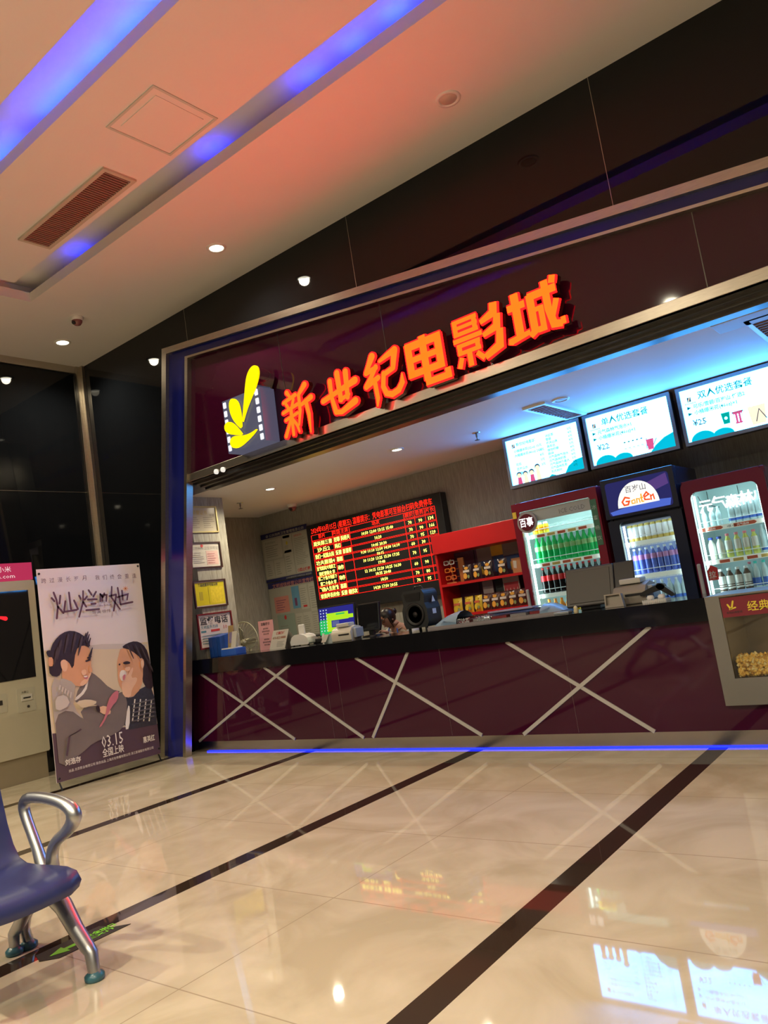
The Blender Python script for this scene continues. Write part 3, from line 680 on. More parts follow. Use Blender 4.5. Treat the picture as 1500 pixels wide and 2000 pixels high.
# ------------------------------------------------------------------ fridges
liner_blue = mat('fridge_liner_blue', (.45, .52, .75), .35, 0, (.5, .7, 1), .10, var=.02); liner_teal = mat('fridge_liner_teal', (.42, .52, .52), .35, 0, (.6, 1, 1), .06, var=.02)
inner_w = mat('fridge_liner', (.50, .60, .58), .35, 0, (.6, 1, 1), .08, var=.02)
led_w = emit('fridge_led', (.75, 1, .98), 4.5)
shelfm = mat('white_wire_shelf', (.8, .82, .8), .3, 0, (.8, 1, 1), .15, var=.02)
FYF, FYB = 1.50, 2.22
def fridge(x0, x1, ztop, label, body, shelves, head=0, wz0=.45, wz1=None, mx=.09, rad=.05, tall_round=0, bw=(.7, 1, 1), watts=9, liner=None):
    t = thing('drinks_fridge', label, 'fridge', ((x0+x1)/2, FYF, 0), 'drinks fridges')
    wz1 = wz1 or ztop-head-.10; s = .04
    b = MB(); b.box(x0, FYF+.05, .08, x0+s, FYB, ztop); b.box(x1-s, FYF+.05, .08, x1, FYB, ztop); b.box(x0+s, FYB-s, .08, x1-s, FYB, ztop); b.box(x0+s, FYF+.05, ztop-head-.06, x1-s, FYB-s, ztop); b.box(x0+s, FYF+.05, .08, x1-s, FYB-s, .40)
    b.build('cabinet', body, t, bevel=.01)
    b = MB(); b.box(x0+s, FYB-s-.012, .40, x1-s, FYB-s, ztop-head-.06); b.box(x0+s, FYF+.06, .40, x0+s+.01, FYB-s, ztop-head-.06); b.box(x1-s-.01, FYF+.06, .40, x1-s, FYB-s, ztop-head-.06); b.box(x0+s, FYF+.06, ztop-head-.075, x1-s, FYB-s, ztop-head-.061)
    b.build('liner', liner or inner_w, t)
    P = XZ(FYF)
    wx0, wx1 = x0+mx, x1-mx
    n = 5
    outer = rrect(x0, .10, x1, ztop-head-.01, tall_round or .012, n); inner = rrect(wx0, wz0, wx1, wz1, rad, n)
    door = MB().ring(P, outer, inner, -.045, 0).build('door', body, t)
    MB().poly(P, rrect(wx0-.005, wz0-.005, wx1+.005, wz1+.005, rad, n), -.03, -.026).build('door_glass', glass('fridge_glass', (.93, .97, .97)), door)
    b = MB(); b.obox(P, x0+.015, 1.02, .0, x0+.05, 1.33, .03); b.build('door_handle', mat('grey_handle', (.45, .45, .45), .35, var=.03), door, bevel=.012)
    b = MB(); b.box(wx0+.005, FYF+.065, wz0, wx0+.022, FYF+.085, wz1-.03); b.box(wx1-.018, FYF+.065, wz0, wx1-.010, FYF+.085, wz1-.03)
    b.build('light_strip', led_w, t)
    lamp('fridge_lamp', 'AREA', ((wx0+wx1)/2, FYF+.10, wz1-.02), watts*.42, bw, wx1-wx0-.1, .08, rot=(R(35), 0, 0))
    lamp('fridge_lamp', 'AREA', (wx0+.05, FYF+.09, (wz0+wz1)/2), watts*.30, bw, .05, wz1-wz0-.2, rot=(R(90), 0, R(-40)))
    for z, pc in shelves:
        sh = MB(); sh.box(wx0-.02, FYF+.10, z-.012, wx1+.02, FYB-.08, z-.002)
        sho = sh.build('shelf', shelfm, t)
        b = MB(); Ps = XZ(FYF+.095)
        b.obox(Ps, wx0-.01, z-.045, 0, wx1+.01, z-.004, .006, 0)
        if pc == 'price':
            k = 0; x = wx0+.12
            while x < wx1-.1: b.obox(Ps, x, z-.04, .006, x+.09, z-.012, .008, 1+(k % 2)); x += .12; k += 1
        if pc == 'ticks':
            x = wx0
            while x < wx1: b.obox(Ps, x, z-.06, 0, x+.006, z-.04, .005, 0); x += .014
        if pc == 'brand':
            for a_, w2 in ((.02, .2), (.52, .2)):
                b.poly(Ps, [(wx0+a_*(wx1-wx0)*1.0, z-.04), (wx0+a_*(wx1-wx0)+w2*.9, z-.04), (wx0+a_*(wx1-wx0)+w2, z-.025), (wx0+a_*(wx1-wx0)+w2*.9, z-.008), (wx0+a_*(wx1-wx0), z-.008)], .006, .008, 1)
                b.text(Ps, '元气森林', wx0+a_*(wx1-wx0)+.03, z-.035, .026, .009, 0)
            b.text(Ps, '0糖 0脂 0卡', wx0+.245, z-.035, .026, .008, 3)
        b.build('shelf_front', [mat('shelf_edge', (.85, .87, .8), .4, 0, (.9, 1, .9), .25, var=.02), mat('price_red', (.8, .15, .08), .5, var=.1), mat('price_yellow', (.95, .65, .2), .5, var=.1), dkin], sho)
        if pc != 'brand' or True:
            b = MB()
            for zz in (z+.045,): b.tube([(wx0, FYF+.10, zz), (wx1, FYF+.10, zz)], .004, 6)
            b.build('guard_rail', shelfm, sho)
    b = MB(); b.box(x0+.02, FYF+.06, 0, x1-.02, FYB-.05, .08); b.build('base', blackp, t)
    return t
redbody = mat('red_fridge_body', (.22, .010, .028), .25, var=.05, coat=.3)
redbody2 = mat('dark_red_fridge_body', (.16, .008, .03), .2, var=.05, coat=.5)
nvbody = mat('dark_blue_fridge_body', (.012, .015, .035), .25, var=.1, coat=.3)
def rowx(xa, xb, n): return [xa+(xb-xa)*(k+.5)/n for k in range(n)]
# fridge 1
f1 = fridge(-3.96, -2.98, 2.265, 'left red drinks fridge with green, cola and orange bottles', redbody, [(.55, ''), (.955, ''), (1.255, ''), (1.585, 'price'), (1.90, 'price')], wz0=.40, wz1=2.16, mx=.085, rad=.02)
P = XZ(FYF+.02)
b = MB(); b.obox(P, -3.86, 2.03, 0, -3.075, 2.155, .006, 0); b.text(P, 'ICE COLD', -3.42, 2.06, .065, .008, 1, w=.29)
b.build('header_strip', [mat('grey_header', (.42, .44, .42), .4, var=.03), mat('grey_text', (.2, .2, .2), .5, var=.05)], f1)
b = MB(); P = XZ(FYF)
b.obox(P, -3.065, 1.66, 0, -3.0, 2.13, .004, 0)
for k in range(4): b.text(P, '冰爽畅饮'[k], -3.055, 2.03-k*.105, .05, .006, 1)
b.build('side_sticker', [mat('dull_green', (.05, .16, .09), .5, var=.2), mat('pale_green', (.4, .5, .4), .5, var=.1)], f1)
b = MB(); cx, cz = -3.79, 2.035
b.poly(P, ell(cx, cz, .115, .115, 28), .0, .02, 0); b.poly(P, ell(cx, cz, .09, .09, 28), .02, .03, 1); b.text(P, '百事', cx, cz-.038, .105, .034, 2, align='c', bold=.018, w=.16)
b.build('round_badge', [mat('badge_ring', (.4, .36, .38), .3, var=.05), mat('badge_maroon', (.13, .005, .02), .3, var=.05), emit('badge_white', (1, 1, 1), 1.3)], f1)
b = MB(); b.obox(P, -3.955, 2.10, 0, -3.91, 2.17, .004); b.build('energy_label', mat('label_yellow', (.8, .55, .05), .5, var=.1), f1)
b = MB(); tk = XZ(FYF+.42)
for x in rowx(-3.8, -3.1, 9): b.obox(tk, x-.03, 1.985, 0, x+.03, 2.005, .004)
for x in rowx(-3.8, -3.1, 10): b.tube([(x, FYF+.12, 1.94), (x, FYF+.30, 1.99), (x, FYF+.50, 1.99)], .003, 5)
b.build('bottle_divider', mat('liner_grey', (.5, .58, .56), .4, var=.03), f1)
pg = bottle_proto('soda_bottle', cola_prof(.285, .036), green_b, green_c, .26, .014, green_l, (.125, .175))
yy = FYF+.16
place(pg, [(x, yy, 1.585) for x in rowx(-3.84, -3.09, 11)]+[(x+.034, yy+.085, 1.585) for x in rowx(-3.84, -3.09, 11)[:-1]], 'green soda bottle on the second shelf of the left red fridge', 'bottle', 'green soda bottles')
pc = bottle_proto('cola_bottle', cola_prof(.28, .034), cola_b, red_c, .255, .014, red_l, (.13, .19))
place(pc, [(x, yy, 1.255) for x in rowx(-3.83, -3.09, 11)]+[(x+.03, yy+.085, 1.255) for x in rowx(-3.83, -3.09, 11)[:-1]], 'dark cola bottle with red label in the left red fridge', 'bottle', 'cola bottles')
po = bottle_proto('orange_drink_bottle', strt_prof(.235, .034), or_b, or_c, .215, .016, yel_l, (.08, .145))
place(po, [(x, yy, .955) for x in rowx(-3.82, -3.09, 10)], 'orange drink bottle with yellow label low in the left red fridge', 'bottle', 'orange drink bottles')
cn = bottle_proto('drink_can', [(.026, 0), (.03, .008), (.03, .09), (.025, .1)], yel_l, pal_l, .098, .024, or_b, (.03, .07))
place(cn, [(x, yy, 1.90) for x in (-3.80, -3.735, -3.67)], 'small yellow can alone on the top shelf of the left red fridge', 'can', 'yellow cans')
# fridge 2
f2 = fridge(-2.92, -2.19, 2.29, 'dark blue water fridge with lit oval logo header', nvbody, [(.60, 'ticks'), (.985, 'ticks'), (1.31, 'ticks'), (1.64, 'ticks')], head=.41, wz0=.42, wz1=1.845, mx=.11, rad=.05, bw=(.6, .8, 1), watts=6, liner=liner_blue)
hdx0, hdx1, hz0, hz1 = -2.92, -2.19, 1.885, 2.29
b = MB(); b.box(hdx0, FYF-.03, hz0, hdx1, FYF+.05, hz1); b.build('header_box', nvbody, f2, bevel=.008)
b = MB(); P = XZ(FYF-.03)
b.poly(P, rrect(hdx0+.05, hz0+.03, hdx1-.05, hz1-.045, .03, 4), 0, .006, 0)
b.poly(P, [(hdx0+.08, hz0+.035), (hdx1-.08, hz0+.035), (hdx1-.06, hz0+.10), (-2.5, hz0+.12), (hdx0+.06, hz0+.07)], .006, .007, 1)
b.poly(P, [(-2.6, hz0+.25), (-2.3, hz1-.07), (hdx1-.07, hz1-.06), (hdx1-.06, hz0+.24), (-2.4, hz0+.2)], .006, .0065, 2)
cx = -2.565; arc = [(cx+.205*math.cos(PI*k/20), hz0+.095+.235*math.sin(PI*k/20)) for k in range(21)]
b.poly(P, arc, .007, .010, 3)
b.text(P, '百岁山', cx-.005, hz0+.235, .072, .012, 4, align='c')
gx = cx-.16
for pts, w_, mm in (([(gx+.08, .175), (gx+.04, .19), (gx+.005, .15), (gx+.02, .115), (gx+.06, .115), (gx+.075, .145), (gx+.045, .148)], .016, 5),
                    ([(gx+.125, .15), (gx+.10, .145), (gx+.10, .118), (gx+.13, .118), (gx+.13, .155), (gx+.135, .115)], .010, 6), ([(gx+.15, .115), (gx+.15, .155), (gx+.175, .15), (gx+.178, .115)], .010, 6),
                    ([(gx+.20, .19), (gx+.198, .12), (gx+.215, .118)], .012, 6), ([(gx+.185, .155), (gx+.215, .157)], .009, 6),
                    ([(gx+.225, .155), (gx+.275, .175), (gx+.255, .20), (gx+.225, .17), (gx+.23, .13), (gx+.275, .125)], .014, 5),
                    ([(gx+.29, .12), (gx+.29, .165)], .012, 5), ([(gx+.29, .15), (gx+.315, .165), (gx+.32, .12)], .012, 5)):
    b.poly(P, ribbon([(x, z+hz0) for x, z in pts], w_), .010, .013, mm)
b.build('lit_header', [emit('header_violet', (.02, .02, .11), 1.0), emit('header_blue', (.08, .15, .65), .9), emit('header_lilac', (.10, .05, .22), .9), emit('header_cream', (1, .97, .88), 1.05), emit('header_ink', (.05, .05, .1), 1), emit('header_red', (.9, .10, .02), 1.0), emit('header_orange', (.95, .42, .02), 1.0)], f2)
pt = bottle_proto('tea_bottle', strt_prof(.215, .030), tea_b, teal_c, .196, .017, tea_l, (.03, .14))
tealn = mat('teal_neck', (.03, .5, .42), .4, var=.1)
MB().lathe([(.016, .17), (.0165, .196)], seg=10).build('neck_band', tealn, pt)
place(pt, [(x, yy, 1.64) for x in rowx(-2.80, -2.33, 8)], 'tea bottle with pale label and teal neck in the blue fridge', 'bottle', 'tea bottles')
tag(MB().lathe([(.027, 0), (.03, .01), (.03, .10), (.022, .115), (.022, .13), (0, .13)], (-2.315, yy, 1.64), 12).build('juice_jar', tea_b), 'short amber jar at the right end of the tea bottle row', 'jar')
pw = bottle_proto('water_bottle', strt_prof(.255, .031), wat_b, teal_c, .236, .015, wat_l, (.14, .19))
place(pw, [(x, yy, 1.31) for x in rowx(-2.80, -2.31, 8)], 'blue water bottle with pink label on the middle shelf of the blue fridge', 'bottle', 'blue water bottles')
pk = bottle_proto('clear_water_bottle', strt_prof(.25, .034), clr_b, teal_c, .23, .015, clr_l, (.03, .09))
place(pk, [(x, yy, .985) for x in rowx(-2.80, -2.31, 7)], 'clear water bottle on the lowest visible shelf of the blue fridge', 'bottle', 'clear water bottles')
# fridge 3
f3 = fridge(-2.165, -1.43, 2.115, 'right rounded red drinks fridge with glowing white characters on the glass', redbody2, [(.62, 'brand'), (1.03, 'brand'), (1.345, 'price'), (1.655, 'brand')], wz0=.42, wz1=1.99, mx=.075, rad=.06, tall_round=.07, watts=6, liner=liner_teal)
b = MB(); P = XZ(FYF)
for k, ch in enumerate('元气森林'): b.text(P, ch, -2.03+k*.118, 1.795+(.012 if k % 2 else 0), .130, .004+.001*k, 0, bold=.018)
b.build('glass_lettering', emit('white_letters', (1, 1, 1), 1.6), f3)
b = MB(); b.poly(P, [(-2.08, 1.16), (-1.99, 1.16), (-1.985, 1.27), (-2.04, 1.30), (-2.08, 1.25)], -.024, -.020, 0); b.text(P, '拉', -2.067, 1.19, .065, -.018, 1, bold=.02); b.text(P, 'PULL', -2.065, 1.168, .022, -.018, 1)
b.build('pull_sticker', [redin, paper], f3)
b = MB(); b.tube([(-2.06, FYF+.14, 1.96), (-2.04, FYF+.16, 1.88), (-1.93, FYF+.3, 1.83)], .004, 5); b.tube([(-1.95, FYF+.05, 1.98), (-1.95, FYF+.05, 1.89)], .003, 5); b.tube([(-1.68, FYF+.05, 1.98), (-1.68, FYF+.05, 1.90)], .003, 5)
b.build('cable', blackp, f3)
pb = bottle_proto('tall_clear_bottle', strt_prof(.25, .032), clr_b, clr_b, .232, .014, clr_l, (.02, .05))
place(pb, [(x, yy, 1.655) for x in rowx(-1.83, -1.53, 5)], 'tall clear bottle on the top shelf of the rounded red fridge', 'bottle', 'tall clear bottles')
ps = bottle_proto('small_clear_bottle', cola_prof(.17, .028), clr_b, clr_b, .155, .011, None)
place(ps, [(x, yy, 1.655) for x in (-2.045, -1.975, -1.915)], 'small clear bottle at the left of the top shelf of the rounded red fridge', 'bottle', 'small clear bottles')
pp = bottle_proto('milk_tea_bottle', strt_prof(.20, .032), pal_b, mat('navy_cap', (.03, .06, .35), .5, var=.1), .186, .022, pal_l, (.05, .15))
pl_ = bottle_proto('lime_drink_bottle', strt_prof(.215, .032), lime_b, pink_c, .20, .017, pal_l, (.07, .16))
place(pp, [(x, yy, 1.345) for x in (-2.03, -1.955)], 'pale milk tea bottle on the middle shelf of the rounded red fridge', 'bottle', 'milk tea bottles')
place(pl_, [(x, yy, 1.345) for x in (-1.88, -1.80, -1.725, -1.65)], 'drink bottle with lime yellow base and pink cap in the rounded red fridge', 'bottle', 'lime drink bottles')
pb2 = dup(pb)
place(pb2, [(x, yy, 1.345) for x in (-1.575, -1.51)], 'clear bottle at the right end of the middle shelf of the rounded red fridge', 'bottle', 'clear bottles on the middle shelf')
pn = bottle_proto('coffee_bottle', strt_prof(.215, .034), mat('coffee_brown', (.10, .05, .03), .3, var=.1), teal_c, .198, .020, pal_l, (.03, .15))
place(pn, [(x, yy, 1.03) for x in (-2.0, -1.925, -1.85, -1.775)], 'white labelled coffee bottle on the lowest visible shelf of the rounded red fridge', 'bottle', 'coffee bottles')
pq = bottle_proto('sparkling_bottle', cola_prof(.25, .032), clr_b, mint_c, .228, .015, clr_l, (.03, .10))
place(pq, [(x, yy, 1.03) for x in (-1.69, -1.62, -1.55)], 'clear sparkling water bottle with mint cap and blue label', 'bottle', 'mint capped bottles')
pr_ = bottle_proto('sparkling_bottle', cola_prof(.25, .032), clr_b, pink_c, .228, .015, clr_l, (.03, .10))
place(pr_, [(-1.755+.05*0-.0, yy+.07, 1.03)], 'clear sparkling bottle with a pink cap beside the mint capped ones', 'bottle', None)

# price list on a stand, right of the rounded fridge
t = thing('price_board', 'upright price board beside the rounded red fridge at the right edge', 'sign', (-1.22, 1.45, 0))
b = MB(); b.box(-1.38, 1.44, 1.55, -1.0, 1.46, 2.02, 0); P = XZ(1.44)
b.obox(P, -1.375, 1.78, 0, -1.005, 2.0, .003, 1); b.text(P, '优惠套餐', -1.36, 1.93, .05, .005, 2); b.text(P, '会员价格', -1.36, 1.85, .05, .005, 2)
b.obox(P, -1.37, 1.58, 0, -1.01, 1.74, .003, 3)
b.build('board', [mat('board_grey', (.3, .28, .27), .5, var=.05), paper, redin, mat('board_photo', (.25, .3, .32), .5, var=.3)], t)
b = MB(); b.tube([(-1.2, 1.47, .02), (-1.2, 1.47, 1.6)], .014, 10); b.build('pole', dsteel, t)
MB().lathe([(.16, 0), (.16, .012), (.02, .03)], (-1.2, 1.47, 0), 20).build('base', dsteel, t)

# ------------------------------------------------------------------ snack cabinet
SX0, SX1, SYF, SYB = -5.22, -4.02, 1.75, 2.15
sn = thing('snack_cabinet', 'red open snack cabinet between the timetable and the left fridge', 'cabinet', (-4.62, SYF, 0))
red = mat('snack_red', (.62, .012, .015), .35, var=.05); purp = mat('cabinet_backing', (.11, .06, .13), .4, var=.06)
b = MB(); b.box(SX0, SYF, 0, SX0+.03, SYB, 1.90); b.box(SX1-.03, SYF, 0, SX1, SYB, 1.90); b.box(SX0+.03, SYB-.02, 0, SX1-.03, SYB, 1.90, 1)
b.build('body', [red, purp], sn)
MB().box(SX0, SYF-.03, 1.90, SX1, SYB, 2.13).build('header', red, sn, bevel=.006)
for z in (1.16, 1.53): MB().box(SX0+.03, SYF+.005, z-.03, SX1-.03, SYB-.02, z).build('shelf', red, sn)
b = MB(); P = XZ(SYB-.022)
for x0_, x1_, z0_, z1_, mi in ((-4.86, -4.66, 1.74, 1.9, 0), (-4.66, -4.50, 1.78, 1.9, 1), (-4.5, -4.15, 1.76, 1.9, 0), (-4.86, -4.66, 1.6, 1.74, 2), (-4.64, -4.5, 1.58, 1.77, 2), (-4.48, -4.3, 1.6, 1.75, 2), (-4.27, -4.1, 1.58, 1.75, 3)):
    b.obox(P, x0_, z0_, 0, x1_, z1_, .006, mi)
for x in (-4.9, -4.62, -4.35): b.obox(P, x-.003, 1.17, 0, x+.003, 1.9, .004, 4)
for x in (-4.83, -4.56, -4.42, -4.2): b.obox(P, x, 1.58, .006, x+.09, 1.68, .009, 1); b.poly(P, ell(x+.045, 1.66, .022, .03, 10), .009, .011, 4)
b.build('back_posters', [mat('poster_grey', (.28, .25, .24), .5, var=.1), mat('poster_yellow', (.75, .5, .05), .5, var=.2), mat('poster_blue', (.03, .08, .25), .5, var=.3), mat('poster_navy', (.02, .03, .10), .5, var=.3), blackp], sn)
def bag(x, y, z, label, mats, w=.12, h=.19, group=None, rz=0):
    t = bpy.data.objects.new('snack_bag', None); COL.objects.link(t); t['_org'] = (0., 0., 0.)
    V = []; F = []; nx, nz = 6, 8
    for s_ in (-1, 1):
        for j in range(nz+1):
            for i in range(nx+1):
                u, v = i/nx, j/nz; puff = (math.sin(PI*u)**.6)*(math.sin(PI*v)**.7)*.032
                V.append(((u-.5)*w*(1-.06*math.sin(PI*v)), s_*(puff+.002), v*h))
    n = (nx+1)*(nz+1)
    for s_ in (0, 1):
        for j in range(nz):
            for i in range(nx):
                a = s_*n+j*(nx+1)+i; q = (a, a+1, a+nx+2, a+nx+1); F.append(q if s_ == 0 else q[::-1])
    m = MB(); m.add(V, F, 0, True); m.build('pouch', mats[0], t)
    P = Plane((0, -.030, 0), (1, 0, 0), (0, .0, 1)); m = MB()
    m.poly(P, ell(-.018, h*.30, .026, .036, 12), 0, .004, 0); m.poly(P, ell(.026, h*.24, .016, .022, 10), 0, .004, 1); m.obox(P, -.042, h*.52, .0, .042, h*.66, .004, 2)
    m.poly(P, ell(0, h*.78, .028, .018, 10), -.006, .000, 0)
    m.build('print', [mats[1], mats[2], mats[3]], t)
    t.location = (x, y, z); t.rotation_euler = (R(-6), 0, rz); tag(t, label, 'snack bag', group)
    return t
dkb = mat('dark_bag', (.035, .015, .02), .25, var=.3); orp = mat('orange_print', (.85, .38, .04), .4, var=.2); grp = mat('green_print', (.25, .3, .12), .4, var=.2); whp = mat('white_print', (.7, .6, .55), .4, var=.1)
ylb = mat('yellow_bag', (.72, .50, .04), .25, var=.25); rdp = mat('red_print', (.6, .12, .05), .4, var=.2); brb = mat('brown_bag', (.10, .035, .03), .25, var=.3)
q0 = bag(-4.84, SYF+.06, 1.53, 'dark crisp bag on the upper shelf of the red snack cabinet', (dkb, orp, grp, whp), group='dark bags on the upper snack shelf')
for x in (-4.70, -4.55, -4.36): 
    o = dup(q0); o.location.x = x; o.rotation_euler.z = random.uniform(-.2, .2)
q1_ = bag(-5.06, SYF+.08, 1.16, 'yellow crisp bag on the lower shelf of the red snack cabinet', (ylb, ylb, grp, rdp), group='yellow bags on the lower snack shelf', w=.13)
for x in (-4.90, -4.77):
    o = dup(q1_); o.location.x = x; o.rotation_euler.z = random.uniform(-.3, .3)
q2_ = bag(-4.65, SYF+.08, 1.16, 'dark crisp bag on the lower shelf of the red snack cabinet', (brb, orp, grp, whp), group='dark bags on the lower snack shelf', w=.115)
for x in (-4.53, -4.42, -4.30, -4.18):
    o = dup(q2_); o.location.x = x; o.rotation_euler.z = random.uniform(-.2, .2)
# glasses on a stand
t = thing('glasses_stand', 'wooden stand holding sunglasses at the left of the upper snack shelf', 'display stand', (-5.06, SYF+.08, 1.53))
b = MB(); b.tube([(-5.07, SYF+.10, 1.53), (-5.07, SYF+.10, 1.82)], .012, 8); b.box(-5.14, SYF+.05, 1.53, -5.0, SYF+.15, 1.545); b.box(-5.0, SYF+.14, 1.53, -4.92, SYF+.16, 1.82)
b.build('post', mat('orange_wood', (.45, .16, .05), .4, var=.2), t)
for k, (zz, col) in enumerate(((1.78, (.45, .42, .42)), (1.69, (.8, .2, .03)), (1.60, (.75, .16, .04)))):
    m = MB()
    for sx in (-.04, .04):
        m.ring(XZ(SYF+.06), rrect(-5.07+sx-.036, zz-.026, -5.07+sx+.036, zz+.026, .012, 3), rrect(-5.07+sx-.026, zz-.017, -5.07+sx+.026, zz+.017, .008, 3), 0, .008)
    m.box(-5.08, SYF+.052, zz, -5.06, SYF+.06, zz+.01); m.box(-5.147, SYF+.052, zz, -5.143, SYF+.16, zz+.008); m.box(-4.997, SYF+.052, zz, -4.993, SYF+.16, zz+.008)
    tag(m.build('glasses', mat('glasses_%d' % k, col, .3, var=.05), org=(-5.07, SYF+.06, zz)), ['silver framed glasses at the top of the little glasses stand', 'bright orange framed glasses in the middle of the glasses stand', 'lower orange framed glasses on the glasses stand'][k], 'glasses', 'glasses on the stand')
def card(name, x0, z0, x1, z1, y, mats, label, cat, draw=None, th=.012):
    m = MB(); m.box(x0, y, z0, x1, y+th, z1, 0)
    P = Plane((x0, y, z0), (1, 0, 0), (0, 0, 1))
    if draw: draw(m, P, x1-x0, z1-z0)
    return tag(m.build(name, mats, org=((x0+x1)/2, y, z0)), label, cat)
def dr(m, P, w, h):
    m.text(P, '爆米花', w*.1, h*.78, .05, .002, 2); m.obox(P, w*.05, h*.3, 0, w*.95, h*.72, .002, 1)
    for k in range(4): m.poly(P, [(w*(.1+.22*k), h*.1), (w*(.2+.22*k), h*.45), (w*(.3+.22*k), h*.1)], .002, .003, 2)
    m.obox(P, 0, 0, 0, w, h*.1, .003, 3)
card('snack_leaflet', -4.47, 1.28, -4.26, 1.50, SYF+.20, [paper, mat('leaflet_red', (.6, .06, .08), .5, var=.1), mat('leaflet_pink', (.85, .5, .5), .5, var=.1), mat('leaflet_green', (.35, .6, .45), .5, var=.1)], 'red and white leaflet standing on the lower snack shelf', 'leaflet', dr)
card('price_card', -4.76, 1.26, -4.62, 1.50, SYF+.22, [mat('card_pink', (.45, .36, .38), .5, var=.05)], 'plain pinkish card leaning on the lower snack shelf', 'card')
card('dark_card', -4.60, 1.22, -4.49, 1.50, SYF+.24, [mat('card_dark', (.03, .035, .04), .4, var=.05), ylb], 'dark card with yellow corner on the lower snack shelf', 'card', lambda m, P, w, h: m.poly(P, ell(w*.4, h*.3, w*.35, h*.12, 12), 0, .003, 1))
card('tan_box', -4.27, 1.53, -4.08, 1.70, SYF+.12, [mat('tan_print', (.5, .25, .10), .5, var=.3), paper, dkb], 'tan snack box at the right end of the upper snack shelf', 'box', lambda m, P, w, h: (m.poly(P, [(w*.1, h*.35), (w*.3, h*.3), (w*.35, h*.8), (w*.12, h*.85)], 0, .003, 1), m.poly(P, ell(w*.72, h*.45, w*.12, h*.22, 10), 0, .003, 2)), th=.08)

# ------------------------------------------------------------------ notice boards on the booth back wall
NY = 2.55
def panel_grid(m, P, items):
    for (x0, z0, x1, z1, mi) in items: m.obox(P, x0, z0, 0, x1, z1, .003, mi)
NM = [mat('board_white', (.36, .35, .29), .5, var=.05), mat('banner_navy', (.012, .015, .10), .5, var=.05), mat('notice_white', (.44, .43, .36), .5, var=.05), mat('notice_grey', (.22, .22, .18), .5, var=.1), mat('notice_purple', (.16, .05, .12), .5, var=.1),
      mat('notice_pink', (.55, .22, .18), .5, var=.05), mat('notice_green', (.26, .33, .27), .5, var=.05), mat('notice_blue', (.12, .3, .45), .5, var=.2), redin, mat('notice_yellow', (.6, .5, .05), .5, var=.1)]
def lines(m, P, x, y, w, h, n, mi=3):
    for k in range(n):
        ww = w*random.uniform(.6, 1); m.obox(P, x, y+h*(k+.3)/n, .003, x+ww, y+h*(k+.55)/n, .004, mi)
m = MB(); m.box(-9.02, NY-.015, 2.03, -7.99, NY, 2.80, 0); P = Plane((-9.02, NY-.015, 2.03), (1, 0, 0), (0, 0, 1))
panel_grid(m, P, [(0, .69, 1.03, .77, 1), (0, -.0, 1.03, .045, 1), (.03, .35, .44, .66, 2), (.03, .06, .21, .33, 2), (.23, .06, .46, .33, 2), (.48, .06, .67, .68, 2), (.70, .06, 1.01, .67, 2)])
m.text(P, '◎ 公共场所卫生管理信息公示', .12, .705, .05, .004, 2, w=.85, bold=.01)
m.text(P, '让顾客满意是我们的服务宗旨 欢迎监督', .45, .006, .03, .004, 2, w=.55)
m.text(P, '营业执照副本', .08, .60, .04, .004, 3); lines(m, P, .08, .38, .3, .2, 6)
for x_ in (.04, .25): lines(m, P, x_+.02, .09, .12, .2, 6)
panel_grid(m, P, [(.49, .63, .64, .67, 4), (.49, .40, .64, .44, 4)])
m.poly(P, ell(.565, .55, .02, .03, 10), .003, .005, 9); lines(m, P, .50, .46, .13, .06, 3); lines(m, P, .50, .1, .13, .26, 7)
m.text(P, '消费者须知', .73, .62, .035, .004, 8); lines(m, P, .72, .18, .27, .42, 16); m.text(P, '○禁止吸烟', .72, .08, .055, .004, 8, bold=.03)
tag(m.build('notice_board', NM, org=(-8.5, NY, 2.03)), 'upper notice board with a navy title strip left of the timetable', 'notice board', 'notice boards')
m = MB(); m.box(-9.0, NY-.015, .98, -7.93, NY, 2.015, 0); P = Plane((-9.0, NY-.015, .98), (1, 0, 0), (0, 0, 1))
panel_grid(m, P, [(0, .945, 1.07, 1.035, 1), (.10, .55, .42, .80, 5), (.12, .12, .50, .52, 6), (.50, .58, .66, .92, 7), (.68, .55, .84, .92, 2), (.87, .50, 1.05, .92, 2), (.53, .05, .68, .5, 2), (.69, .05, .86, .5, 2), (.87, .05, 1.05, .47, 2)])
m.text(P, '文明诚信经营公示宣传栏', .10, .95, .07, .004, 5, w=.9, bold=.01)
lines(m, P, .14, .58, .22, .18, 5, 4); lines(m, P, .17, .16, .25, .2, 5); m.poly(P, ell(.30, .47, .025, .035, 12), .003, .005, 8)
m.obox(P, .55, .62, .003, .60, .74, .005, 4); lines(m, P, .69, .62, .12, .26, 8); m.obox(P, .72, .58, .003, .80, .61, .005, 8); lines(m, P, .89, .54, .13, .34, 10)
for x_ in (.54, .70, .88): lines(m, P, x_, .08, .12, .38, 12)
tag(m.build('notice_board', NM, org=(-8.5, NY, .98)), 'lower notice board with pink and pale green certificates left of the timetable', 'notice board', 'notice boards')

